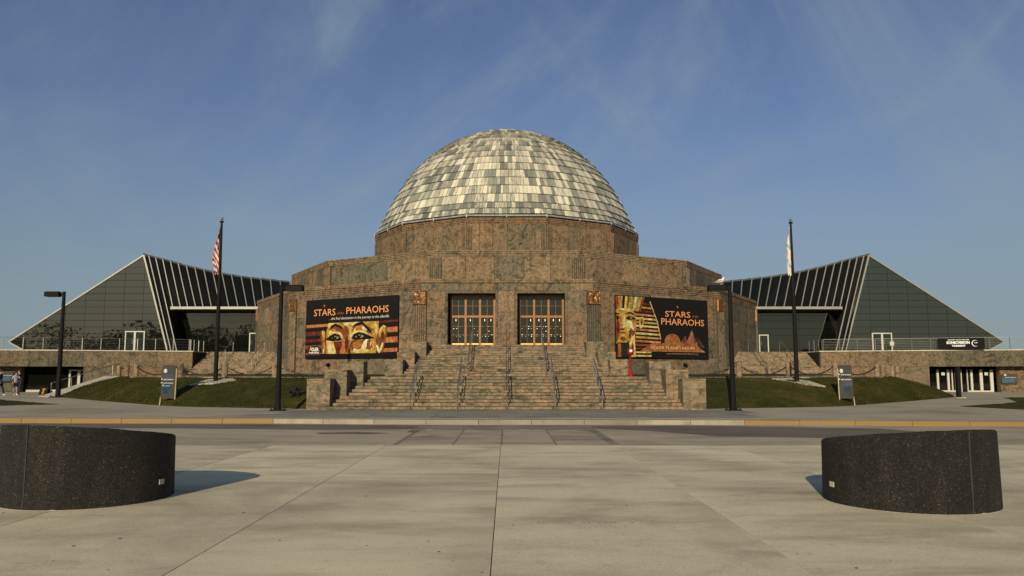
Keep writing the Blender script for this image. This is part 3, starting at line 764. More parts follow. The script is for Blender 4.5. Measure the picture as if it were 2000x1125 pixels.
for s_ in (-1, 1):
    for (a, e, b, t) in BL:
        wd = 1.07; x0, x1 = sorted((s_ * e, s_ * (e + wd)))
        mm = MB(); mm.box(x0, x1, a, b - .004, .02, t - .105); bl = mm.obj("side_block", G_step, st)
        mm = MB(); mm.cbox(x0 - .015, x1 + .015, a - .015, b - .006, t - .10, t, .012); mm.obj("block_cap", G_step, bl)
# handrails
def handrail(x_, pts, posts, label):
    r_ = empty("handrail", (x_, pts[0][1], pts[0][2] - .9)); tag(r_, label, "handrail", "steel handrails on the entrance stairs")
    mm = MB(); mm.tube([(x_, p[1], p[2]) for p in pts], .028, 8); mm.tube([(x_, p[1], p[2] - .42) for p in pts[1:-1]], .018, 6); mm.obj("rail", M_rail, r_)
    for (y, zb, zt) in posts:
        mm = MB(); mm.tube([(x_, y, zb), (x_, y, zt)], .026, 8); mm.obj("post", M_steel, r_)
sl = .153 / .34
names = {-4.45: "lower-flight steel handrail farthest left", -2.28: "lower-flight steel handrail second from left", 0: "lower-flight steel handrail on the stair centre line", 2.28: "lower-flight steel handrail second from right", 4.45: "lower-flight steel handrail farthest right"}
for x_, lb in names.items():
    zz = lambda y: RZ0 + .93 + (y - Y0) * sl
    handrail(x_, [(0, 36.95, zz(37.2) - .35), (0, 37.0, zz(37.0)), (0, 40.5, zz(40.5)), (0, 40.75, zz(40.5) + .02), (0, 40.78, zz(40.5) - .3)], [(37.05, .15, zz(37.05)), (38.2, .6, zz(38.2)), (39.4, 1.15, zz(39.4)), (40.72, 1.6, zz(40.5))], lb)
sl2 = rz / .315
for x_, lb in ((-2.32, "upper-flight steel handrail in front of the left doorway"), (0, "upper-flight steel handrail in front of the pier between the doorways"), (2.36, "upper-flight steel handrail in front of the right doorway")):
    zz = lambda y: zl + .93 + (y - 48) * sl2
    handrail(x_, [(0, 47.8, zz(48) - .3), (0, 47.85, zz(47.9)), (0, 52.4, zz(52.4)), (0, 52.9, zz(52.4) + .02)], [(47.9, zl, zz(47.9)), (49.4, zl + .6, zz(49.4)), (50.9, zl + 1.3, zz(50.9)), (52.85, 3.7, zz(52.4))], lb)

# ================================================================== PODIUMS, SIDE STAIRS AND PAVILIONS
def clip(poly, n, d):     # keep n.p <= d   (2D)
    o_ = []
    for i in range(len(poly)):
        a, b = poly[i], poly[(i + 1) % len(poly)]; da = n[0] * a[0] + n[1] * a[1] - d; db = n[0] * b[0] + n[1] * b[1] - d
        if da <= 0: o_.append(a)
        if da * db < 0: t = da / (da - db); o_.append((a[0] + (b[0] - a[0]) * t, a[1] + (b[1] - a[1]) * t))
    return o_
def area2(p): return abs(sum(p[i][0] * p[(i + 1) % len(p)][1] - p[(i + 1) % len(p)][0] * p[i][1] for i in range(len(p)))) / 2
for s_ in (-1, 1):
    side = "left" if s_ < 0 else "right"
    def S(x_, y_, z_): return Vector((-s_ * x_, y_, z_))          # coordinates are given for the left side
    def HX(mm, p):
        q = [S(*c_) for c_ in p]
        if s_ > 0: q = [q[1], q[0], q[3], q[2], q[5], q[4], q[7], q[6]]
        mm.hexa(q)
    # --- podium
    pr = empty("terrace_podium", tuple(S(-33, 66, .4))); tag(pr, "long granite podium carrying the glass pavilion on the %s" % side, "podium")
    line = [(-60, 55.2), (-38.9, 61.0), (-33.5, 63.0), (-25.75, 65.4)]
    def ly(x_):
        for a, b in zip(line, line[1:]):
            if a[0] <= x_ <= b[0]: return a[1] + (b[1] - a[1]) * (x_ - a[0]) / (b[0] - a[0])
        return 65.4
    # core behind the facing; recess from x<-33.6
    mm = MB()
    HX(mm, [(-33.3, ly(-33.3) + .2, 0), (-25.75, 65.6, 0), (-25.75, 95, 0), (-33.3, 95, 0), (-33.3, ly(-33.3) + .2, 3.66), (-25.75, 65.6, 3.66), (-25.75, 95, 3.66), (-33.3, 95, 3.66)])
    HX(mm, [(-60, 58.4, 0), (-33.3, 66.2, 0), (-33.3, 95, 0), (-60, 95, 0), (-60, 58.4, 3.66), (-33.3, 66.2, 3.66), (-33.3, 95, 3.66), (-60, 95, 3.66)])
    HX(mm, [(-25.8, 68.5, 0), (-15, 68.5, 0), (-15, 95, 0), (-25.8, 95, 0), (-25.8, 68.5, 3.66), (-15, 68.5, 3.66), (-15, 95, 3.66), (-25.8, 95, 3.66)])
    mm.obj("core", M_dark, pr)
    mm = MB()
    HX(mm, [(-60, 55.1, 3.665), (-33.4, 62.95, 3.665), (-33.4, 95, 3.665), (-60, 95, 3.665), (-60, 55.1, 3.75), (-33.4, 62.95, 3.75), (-33.4, 95, 3.75), (-60, 95, 3.75)])
    HX(mm, [(-33.4, 62.95, 3.665), (-25.7, 65.33, 3.665), (-25.7, 95, 3.665), (-33.4, 95, 3.665), (-33.4, 62.95, 3.75), (-25.7, 65.33, 3.75), (-25.7, 95, 3.75), (-33.4, 95, 3.75)])
    HX(mm, [(-25.69, 68.42, 3.665), (-15, 68.42, 3.665), (-15, 95, 3.665), (-25.69, 95, 3.665), (-25.69, 68.42, 3.75), (-15, 68.42, 3.75), (-15, 95, 3.75), (-25.69, 95, 3.75)])
    mm.obj("terrace_floor", M_ped, pr)
    # facing slabs
    x_ = -60
    while x_ < -25.8:
        b = min(x_ + 2.55, -25.75)
        if x_ < -33.65 and b > -33.35: b = -33.42
        for (z0, z1) in (((.1, 2.43), (2.44, 3.66)) if x_ > -33.5 else ((2.44, 3.66),)):
            mm = MB(); ya, yb = ly(x_), ly(b); j = random.uniform(0, .006)
            HX(mm, [(x_ + .008, ya + j, z0), (b - .008, yb + j, z0), (b - .008, yb + .35, z0), (x_ + .008, ya + .35, z0), (x_ + .008, ya + j, z1 - .01), (b - .008, yb + j, z1 - .01), (b - .008, yb + .35, z1 - .01), (x_ + .008, ya + .35, z1 - .01)])
            mm.obj("stone_slab", G_pod, pr)
        x_ = b
        if x_ < -33.6 < x_ + 2.55: x_ = x_; 
    # soffit of the entrance recess
    mm = MB(); HX(mm, [(-60, 55.5, 2.44), (-33.3, 63.25, 2.44), (-33.3, 66.3, 2.44), (-60, 58.5, 2.44), (-60, 55.5, 2.5), (-33.3, 63.25, 2.5), (-33.3, 66.3, 2.5), (-60, 58.5, 2.5)]); mm.obj("soffit", M_dark, pr)
    # stone infill and glazing at the back of the recess (1 m behind the band)
    def rec(xa, xb, z0, z1, dep, th_=.1):
        mm = MB(); k_ = (66.2 - 58.4) / 26.7
        f = lambda xx: ly(xx) + dep
        HX(mm, [(xa, f(xa), z0), (xb, f(xb), z0), (xb, f(xb) + th_, z0), (xa, f(xa) + th_, z0), (xa, f(xa), z1), (xb, f(xb), z1), (xb, f(xb) + th_, z1), (xa, f(xa) + th_, z1)]); return mm
    def px2x(px, dep=1.45):
        k_ = abs(px - 989) / F; x__ = -35.0
        for _ in range(12): x__ = -k_ * (ly(x__) + dep) * .994
        return x__
    if s_ < 0:
        rec(-60, px2x(48), .3, 2.43, .9, .5).obj("stone_infill", G_pod, pr)
        g0, g1 = px2x(50), px2x(163)
        rec(g0, g1, .55, 2.43, 1.6, .04).obj("window", M_glassk, pr)
        rec(g0 + .05, px2x(133), .42, .62, 1.45, .12).obj("window_sill", M_white, pr)
        fr_ = MB()
        for (pa, pb, z0, z1) in ((135, 138.5, .4, 2.1), (152, 157.5, .4, 2.1), (135, 164, 2.1, 2.2)):
            q = rec(px2x(pa), px2x(pb), z0, z1, 1.4, .1); b_ = len(fr_.v); fr_.v += q.v; fr_.f += [tuple(b_ + i for i in f) for f in q.f]; fr_.mi += q.mi
        fr_.obj("door_frame", M_white, pr)
    else:
        xr = px2x
        rec(-60, xr(1945), .3, 2.43, .9, .5).obj("stone_infill", G_pod, pr)
        g0, g1 = xr(1940), xr(1820)
        rec(g0, g1, .45, 2.43, 1.6, .04).obj("window", M_glassk, pr)
        fr_ = MB()
        bars = [(1829, 1833), (1849.5, 1853.5), (1858, 1860), (1865, 1868), (1876, 1877.5), (1888, 1889.5), (1895, 1899), (1913, 1918.5), (1933, 1939)]
        for pa, pb in bars:
            q = rec(xr(pb), xr(pa), .42, 2.2, 1.4, .1); b_ = len(fr_.v); fr_.v += q.v; fr_.f += [tuple(b_ + i for i in f) for f in q.f]; fr_.mi += q.mi
        for (pa, pb, z0, z1) in ((1829, 1866, .42, .56), (1890, 1939, .42, .56)):
            q = rec(xr(pb), xr(pa), z0, z1, 1.41, .08); b_ = len(fr_.v); fr_.v += q.v; fr_.f += [tuple(b_ + i for i in f) for f in q.f]; fr_.mi += q.mi
        fr_.obj("door_frame", M_white, pr)
        for px in (1841, 1925):
            rec(xr(px + 3.3), xr(px - 3.3), 1.75, 1.98, 1.36, .01).obj("door_notice", M_white, pr)
    # --- side stairs
    ss = empty("side_stairs", tuple(S(-21.5, 62, 1.66))); tag(ss, "narrower granite stairs between the %s podium and the building" % side, "staircase")
    for i in range(13):
        z0 = 1.66 + (3.752 - 1.66) * i / 13; z1 = 1.66 + (3.752 - 1.66) * (i + 1) / 13; y = 64.1 + .335 * i
        for (xa, xb) in ((-25.68, -23.1), (-23.09, -20.6), (-20.59, -17.4)):
            mm = MB(); HX(mm, [(xa, y, z0 - .15), (xb, y, z0 - .15), (xb, y + .6, z0 - .15), (xa, y + .6, z0 - .15), (xa, y, z1), (xb, y, z1), (xb, y + .6, z1), (xa, y + .6, z1)]); mm.obj("step_stone", G_step, ss)
    for i, xx in enumerate((-23.6, -20.9, -24.9)[:2]):
        hr = empty("handrail", tuple(S(xx, 62, 1.66))); tag(hr, "sloping steel handrail on the %s side stairs, %s" % (side, "nearer the podium" if i == 0 else "nearer the building"), "handrail", "handrails on the side stairs")
        mm = MB(); a, b = S(xx, 64.0, 2.55), S(xx, 68.3, 4.65); mm.tube([a + Vector((0, -.05, -.7)), a, b, b + Vector((0, .4, 0)), b + Vector((0, .4, -.9))], .028, 6); mm.obj("rail", M_rail, hr)
        for f in (.33, .66): p = a.lerp(b, f); mm = MB(); mm.tube([p, p - Vector((0, 0, .95))], .022, 6); mm.obj("post", M_steel, hr)
    # --- terrace railing
    rl = empty("terrace_railing", tuple(S(-33, 64, 3.75))); tag(rl, "thin steel post and cable railing along the %s podium edge" % side, "railing")
    xx = -54.0; posts = []
    while xx < -25.9:
        posts.append((xx, ly(xx) + .3)); xx += 1.05 if xx < -42 else 1.28
    posts.append((-26.0, 65.2))
    ret = [(-26.0, 66.2), (-26.0, 67.2), (-26.0, 68.3)]
    for k_, (a, b) in enumerate(posts + ret):
        mm = MB(); w_ = .018 if k_ % 3 else .03; p = S(a, b, 3.75); mm.box(p.x - w_, p.x + w_, p.y - .02, p.y + .02, 3.75, 4.70); mm.obj("post", M_steel, rl)
    allp = posts + ret
    for zz in (4.69, 4.55, 4.42, 4.29, 4.16, 4.03, 3.90):
        mm = MB(); mm.tube([S(a, b, zz) for a, b in allp], .015 if zz > 4.6 else .006, 5); mm.obj("top_rail" if zz > 4.6 else "cable", M_steel, rl)
    # --- glass pavilion
    gp_ = empty("glass_pavilion", tuple(S(-33, 76, 3.75))); tag(gp_, "pointed glass pavilion with dark ribbed roof on the %s terrace" % side, "pavilion")
    YF = 75.0
    A_, T_, U_, F_ = (-34.6, 13.15), (-46.95, 4.88), (-44.9, 3.79), (-31.85, 3.79)
    face = [A_, T_, U_, F_]
    xg = [-47.2 + 1.82 * i for i in range(10)]; zg_ = [3.75 + .635 * j for j in range(16)]
    for i in range(len(xg) - 1):
        for j in range(len(zg_) - 1):
            p = face; gp2 = .014
            for (n_, d_) in (((1, 0), xg[i + 1] - gp2), ((-1, 0), -(xg[i] + gp2)), ((0, 1), zg_[j + 1] - gp2), ((0, -1), -(zg_[j] + gp2))):
                p = clip(p, n_, d_)
                if len(p) < 3: break
            if len(p) < 3 or area2(p) < .01: continue
            jt = random.uniform(-.004, .004); mm = MB(); ti = [random.uniform(-.004, .004) for _ in range(2)]
            cx = sum(q[0] for q in p) / len(p); cz = sum(q[1] for q in p) / len(p)
            pts = [S(q[0], YF + jt + (q[0] - cx) * ti[0] + (q[1] - cz) * ti[1], q[1]) for q in p]
            if s_ > 0: pts = pts[::-1]
            mm.slab(pts[::-1], (0, .03, 0)); mm.obj("pane", M_glass, gp_)
    mm = MB(); q = [S(a[0], YF + .06, a[1]) for a in face]; mm.slab(q, (0, .1, 0)); mm.obj("glazing_grid", M_dark, gp_)
    edge = MB(); P3 = lambda a, y=YF - .03: S(a[0], y, a[1])
    for a, b, w_ in ((A_, T_, .13), (T_, U_, .10), (A_, F_, .15)): edge.beam(P3(a), P3(b), w_, w_, (0, 1, 0))
    edge.beam(S(-44.9, YF - .04, 3.80), S(-31.8, YF - .04, 3.80), .1, .1); edge.obj("edge_trim", M_alu, gp_)
    # ribbed roof: ridge curve and bottom beam
    rd = [(279, 497.6), (334, 511.5), (365, 520.5), (408, 530.5), (434, 535.3), (471, 541.5), (520, 546.8), (565, 551.5), (600, 555)]
    def ridge(px):
        for a, b in zip(rd, rd[1:]):
            if a[0] <= px <= b[0]: yv = a[1] + (b[1] - a[1]) * (px - a[0]) / (b[0] - a[0]); break
        v = unp(px, yv, YF + max(0, (px - 279)) / 290 * 4); return (v.x, v.y, v.z)
    def beam_pt(px): v = unp(px, 601.5, YF - .4); return (v.x, v.y, v.z)
    tops = [279, 291.8, 305, 318.8, 334, 349, 365, 381.8, 399.4, 416.6, 434.6, 453, 472, 491, 510, 529, 548, 567]
    bots = [327, 336, 347, 338.7, 353.4, 368, 383.3, 398, 414, 431, 448, 466, 483.5, 500, 517, 534, 551, 568]
    def low(i):
        if i < 3:
            v = unp(bots[i], 690.5, YF - .1 - .12 * i); return (v.x, v.y, 3.78)
        return beam_pt(bots[i])
    for i in range(len(tops)):
        a, b = S(*ridge(tops[i])), S(*low(i))
        if i: 
            d = (b - a).normalized(); nrm = Vector((0, -1, .35)).normalized()
            mm = MB(); mm.beam(a + nrm * .07, b + nrm * .07, .085, .18, nrm); mm.obj("roof_rib", M_rib, gp_)
        if i < len(tops) - 1:
            c_, d_ = S(*ridge(tops[i + 1])), S(*low(i + 1))
            if i == 2: d_ = S(*beam_pt(338.7)); b = a.lerp(b, (a.z - d_.z) / (a.z - b.z))
            mm = MB(); q = [a, b, d_, c_] if s_ < 0 else [b, a, c_, d_]
            mm.slab(q, (0, .05, -.02)); mm.obj("roof_pane", M_glassr, gp_)
    # infill between rib 2 and the recessed lower wall
    mm = MB()
    for a, b in zip(tops, tops[1:]): mm.beam(S(*ridge(a)) + Vector((0, .05, .08)), S(*ridge(b)) + Vector((0, .05, .04)), .16, .16)
    mm.obj("ridge_cap", M_flash, gp_)
    mm = MB(); a, b = S(*beam_pt(334)), S(*beam_pt(575)); mm.beam(a + Vector((0, -.05, 0)), b + Vector((0, -.05, 0)), .2, .24); mm.obj("eaves_beam", M_alu, gp_)
    YL = 77.0
    mm = MB(); HX(mm, [(-32.2, YF + .1, 7.9), (-15, YF + .1, 7.9), (-15, YL + 4, 7.9), (-32.2, YL + 4, 7.9), (-32.2, YF + .1, 7.98), (-15, YF + .1, 7.98), (-15, YL + 4, 7.98), (-32.2, YL + 4, 7.98)]); mm.obj("eaves_soffit", M_dark, gp_)
    for i in range(5):
        for j in range(8):
            z0 = 3.78 + (1.75 if j else 0) + (.39 * (j - 1) if j else 0); z0 = [3.78, 5.62, 6.27, 6.92, 7.57][j] if j < 5 else None
            if z0 is None: continue
            z1 = [5.60, 6.25, 6.90, 7.55, 7.89][j]; xa, xb = -32.0 + 3.62 * i, -32.0 + 3.62 * (i + 1) - .03
            if xa > -15: continue
            mm = MB(); jt = random.uniform(-.008, .008)
            HX(mm, [(xa, YL + jt, z0), (xb, YL - jt, z0), (xb, YL + .03, z0), (xa, YL + .03, z0), (xa, YL + jt, z1), (xb, YL - jt, z1), (xb, YL + .03, z1), (xa, YL + .03, z1)]); mm.obj("pane", M_glassl, gp_)
    mm = MB(); HX(mm, [(-32.2, YL + .05, 3.76), (-14, YL + .05, 3.76), (-14, YL + .12, 3.76), (-32.2, YL + .12, 3.76), (-32.2, YL + .05, 7.89), (-14, YL + .05, 7.89), (-14, YL + .12, 7.89), (-32.2, YL + .12, 7.89)])
    HX(mm, [(-32.2, YF + .2, 3.76), (-32.05, YF + .2, 3.76), (-32.05, YL, 3.76), (-32.2, YL, 3.76), (-32.2, YF + .2, 7.89), (-32.05, YF + .2, 7.89), (-32.05, YL, 7.89), (-32.2, YL, 7.89)])
    mm.obj("inner_wall", M_dark, gp_)
    mm = MB(); q = [S(*ridge(t)) for t in tops]; back = [Vector((v.x, max(v.y + 6, 90), 3.7)) for v in q]
    for i in range(len(q) - 1): mm.face([q[i], q[i + 1], back[i + 1], back[i]])
    mm.face([q[0], back[0], S(-46.95, 84, 3.7), S(-46.95, YF + .2, 4.8)]); mm.face([S(-46.95, YF + .2, 4.8), S(-46.95, 84, 3.7), S(-44.9, YF + .2, 3.75)])
    mm.obj("rear_roof", M_glassr, gp_)
    # doors
    def pdoor(pa, pb, ptop, Yd, leaves):
        a = unp(pa, ptop, Yd); b = unp(pb, ptop, Yd); x0, x1, zt = a.x, b.x, a.z; m0 = MB(); t = .10
        x0, x1 = sorted((x0, x1)); zb = 3.76
        m0.box(x0, x0 + t, Yd, Yd + .12, zb, zt); m0.box(x1 - t, x1, Yd, Yd + .12, zb, zt); m0.box(x0 + t, x1 - t, Yd + .003, Yd + .11, zt - t, zt); m0.box(x0 + t, x1 - t, Yd + .003, Yd + .11, zb, zb + t)
        if leaves == 2: xm = (x0 + x1) / 2; m0.box(xm - t * .9, xm + t * .9, Yd - .003, Yd + .1, zb + t, zt - t)
        d = m0.obj("door", M_white, gp_)
        g = MB(); 
        if leaves == 2: g.box(x0 + t, xm - t * .9, Yd + .05, Yd + .08, zb + t, zt - t)
        else: g.box(x0 + t, x1 - t, Yd + .05, Yd + .08, zb + t, zt - t)
        g.obj("pane", M_glassd, d)
        if leaves == 2:
            g = MB(); g.box(xm + t * .9, x1 - t, Yd + .05, Yd + .08, zb + t, zt - t); g.obj("pane", M_glassd, d)
        for xx in ((xm - .16, xm + .16) if leaves == 2 else (x0 + .2,)): g = MB(); g.tube([(xx, Yd - .06, zb + .9), (xx, Yd - .06, zb + 1.35)], .02, 6); g.obj("handle", M_steel, d)
    if s_ < 0: pdoor(244.5, 283, 646.5, YF - .2, 2); pdoor(487, 502, 650, YL - .3, 1)
    else: pdoor(1703, 1742, 650, YF - .2, 2); pdoor(1482, 1501, 653.5, YL - .3, 1)

# ================================================================== BANNERS
def artpoly(mb_by, colr, pts, W_, H_, lay, x0, z0):
    mb_by.append((colr, [(x0 + u * W_, -.014 - .0016 * lay, z0 + v * H_) for u, v in pts]))
def banner(name, phi, uc, W_, label, art, texts):
    M = FM(phi, A1 + .14, uc, 3.06); r_ = empty(name, tuple(M.translation)); tag(r_, label, "banner", "exhibition banners on the facade")
    H_ = 4.56; mm = MB(); mm.box(-W_ / 2, W_ / 2, -.008, .05, 0, H_); mm.obj("cloth", flat("banner_black", (.010, .009, .009), .55), r_, M)
    fr_ = MB()
    for (a, b, c_, d) in ((-W_ / 2 - .03, -W_ / 2, -.03, H_ + .03), (W_ / 2, W_ / 2 + .03, -.03, H_ + .03), (-W_ / 2, W_ / 2, H_, H_ + .03), (-W_ / 2, W_ / 2, -.03, 0)): fr_.box(a, b, -.02, .04, c_, d)
    fr_.obj("frame", M_black, r_, M)
    by = []; art(by, W_, H_)
    cols = {}
    for c_, P in by: cols.setdefault(c_, MB()).face(P)
    mm = MB(); mats = []
    for i, (c_, P) in enumerate(by):
        nm = "print_%02x%02x%02x" % tuple(int(v * 255) for v in c_); mt = flat(nm, c_, .45)
        if mt not in mats: mats.append(mt)
        mm.cur = mats.index(mt); mm.face(P)
    mm.obj("printed_picture", mats, r_, M)
    for (txt, u, v, wu, hv, c_, kw) in texts:
        mm = MB(); add_text(mm, txt, -W_ / 2 + u * W_, v * H_, wu * W_, hv * H_, y=-.042, **kw)
        mm.obj("lettering", flat("ink_%02x%02x%02x" % tuple(int(x_ * 255) for x_ in c_), c_, .5), r_, M)
ORG = (.62, .22, .06); GLD = (.60, .36, .06); YEL = (.85, .66, .20); PAL = (.92, .84, .50); BRN = (.26, .085, .02); DRD = (.16, .022, .012); BLK = (.008, .007, .007); GRY = (.35, .28, .14); WHT = (.8, .8, .78)
def star(cx, cz, r_, asp): return [(cx + (r_ if i % 2 == 0 else r_ * .4) * math.sin(i * math.pi / 5) / asp, cz + (r_ if i % 2 == 0 else r_ * .4) * math.cos(i * math.pi / 5)) for i in range(10)]
def blob(cx, cy, rx, ry, n=14, rot=0, jit=.0):
    o_ = []
    for i in range(n):
        a = 2 * math.pi * i / n; k_ = 1 + jit * random.uniform(-1, 1); x_, y_ = rx * math.cos(a) * k_, ry * math.sin(a) * k_
        o_.append((cx + x_ * math.cos(rot) - y_ * math.sin(rot), cy + x_ * math.sin(rot) + y_ * math.cos(rot)))
    return o_
def art_eyes(by, W_, H_):
    L = [0]
    def p(c_, pts): L[0] += .12; artpoly(by, c_, pts, W_, H_, L[0], -W_ / 2, 0)
    # stripes of the headcloth
    for (c_, v0, v1) in ((ORG, .525, .575), (DRD, .385, .455), (DRD, .275, .33), (BRN, .16, .22), (ORG, .07, .085)): p(c_, [(0.003, v0), (.26, v0 + .015), (.26, v1 + .01), (0.003, v1)])
    for (c_, v0, v1) in ((DRD, .565, .597), (ORG, .40, .485), (ORG, .235, .325), (ORG, .085, .145)): p(c_, [(.80, v0), (.997, v0 + .01), (.997, v1 + .01), (.80, v1)])
    p(BRN, [(.19, .075), (.17, .35), (.175, .47), (.20, .49), (.225, .44), (.24, .075)]); p(GLD, blob(.205, .38, .015, .085)); p(ORG, blob(.212, .2, .014, .09)); p(YEL, blob(.19, .43, .006, .04)); p(YEL, blob(.205, .12, .006, .04))
    p(GLD, [(.24, .075), (.235, .45), (.26, .597), (.80, .597), (.80, .45), (.78, .075)])
    p(YEL, [(.245, .54), (.26, .597), (.33, .597), (.28, .5)]); p(PAL, [(.41, .592), (.58, .597), (.54, .55), (.44, .55)]); p(YEL, blob(.49, .575, .09, .018))
    p(BRN, blob(.35, .44, .09, .09, rot=-.2)); p(ORG, blob(.31, .45, .035, .05)); p(YEL, blob(.285, .42, .022, .055, rot=.25))
    p(BRN, blob(.63, .46, .11, .08, rot=-.1)); p(ORG, blob(.62, .5, .07, .05)); p(PAL, blob(.655, .49, .028, .045, rot=.3)); p(YEL, blob(.545, .43, .012, .07, rot=-.1))
    p(BRN, blob(.45, .42, .035, .12)); p(DRD, blob(.465, .24, .022, .13)); p(ORG, blob(.425, .23, .018, .10)); p(YEL, blob(.505, .38, .010, .15)); p(PAL, blob(.50, .25, .006, .06)); p(BRN, blob(.48, .12, .03, .04))
    p(YEL, [(.235, .30), (.30, .29), (.33, .2), (.345, .075), (.26, .075)]); p(PAL, blob(.275, .17, .022, .07)); p(DRD, [(.315, .29), (.41, .28), (.41, .075), (.355, .075)]); p(ORG, [(.40, .17), (.44, .26), (.45, .075), (.39, .075)])
    p(BRN, blob(.60, .21, .10, .13)); p(ORG, blob(.58, .22, .05, .06)); p(PAL, blob(.66, .21, .028, .11, rot=-.25)); p(YEL, blob(.62, .115, .09, .035)); p(PAL, blob(.56, .13, .015, .035, rot=.5)); p(BRN, blob(.71, .22, .03, .09)); p(PAL, blob(.725, .24, .006, .05, rot=-.1))
    # brows and eyes
    for (cx, cy, sx, fl) in ((.335, .345, .078, -1), (.60, .355, .088, 1)):
        p(BLK, [(cx - sx, cy + .115), (cx - sx * .6, cy + .205), (cx, cy + .24), (cx + sx * .9, cy + .19), (cx + sx * 1.15, cy + .13), (cx + sx * .8, cy + .155), (cx, cy + .19), (cx - sx * .6, cy + .16)] if fl < 0 else
          [(cx - sx, cy + .14), (cx - sx * .5, cy + .215), (cx + sx * .3, cy + .25), (cx + sx * 1.25, cy + .12), (cx + sx * 1.7, cy - .02), (cx + sx * 1.25, cy + .06), (cx + sx * .3, cy + .195), (cx - sx * .5, cy + .17)])
        p(YEL, blob(cx, cy + .02, sx * 1.08, .088)); p(BLK, [(cx - sx * (1.45 if fl < 0 else 1), cy - .03), (cx - sx * .7, cy + .04), (cx - sx * .1, cy + .075), (cx + sx * .6, cy + .05), (cx + sx * (1 if fl < 0 else 2.0), cy - .04), (cx + sx * .5, cy - .055), (cx - sx * .4, cy - .06)])
        p(GRY, [(cx - sx * .55, cy - .005), (cx, cy + .045), (cx + sx * .65, cy + .0), (cx, cy - .035)]); p(BLK, blob(cx - .006, cy + .008, .024, .045)); p(PAL, blob(cx - .002, cy + .022, .004, .008))
    # right ear
    p(BRN, [(.80, .075), (.77, .3), (.80, .45), (.85, .53), (.89, .50), (.895, .38), (.87, .25), (.85, .075)]); p(GLD, blob(.84, .42, .035, .10, rot=-.15)); p(YEL, [(.80, .42), (.85, .53), (.885, .50), (.845, .49), (.82, .4)]); p(DRD, blob(.845, .36, .018, .07)); p(PAL, blob(.80, .14, .013, .07, rot=.2)); p(YEL, blob(.835, .17, .012, .08, rot=-.2)); p(YEL, blob(.775, .48, .014, .11, rot=.1)); p(ORG, blob(.765, .28, .01, .14))
    p(BLK, [(0.002, .0), (.998, .0), (.998, .072), (0.002, .072)]); p(BLK, [(.24, .6), (.28, .601), (.28, .66), (.24, .66)])
    p((.45, .18, .1), [(.025, .06), (.16, .06), (.165, .215), (.03, .215)]); p(BLK, [(.028, .065), (.157, .065), (.162, .21), (.033, .21)])
    p(ORG, star(.205, .895, .028, W_ / H_))
banner("exhibition_banner", -30, -.08, 9.1, "black banner with a wide pair of golden eyes, left of the doorways", art_eyes, [
    ("STARS", .09, .725, .245, .115, (.72, .30, .12), dict(bold=.004)), ("of the", .355, .735, .07, .045, (.40, .12, .05), dict(font_shear=.3)), ("PHARAOHS", .455, .735, .45, .115, (.72, .30, .12), dict(bold=.004)),
    ("...the final destination in the journey to the afterlife", .27, .635, .64, .06, (.62, .58, .50), dict(font_shear=.25)),
    ("A", .045, .125, .032, .085, (.75, .24, .08), dict(bold=.03)), ("DLER", .072, .125, .082, .06, WHT, dict(bold=.03)), ("PLANETARIUM", .043, .082, .112, .03, WHT, dict(bold=.03))])
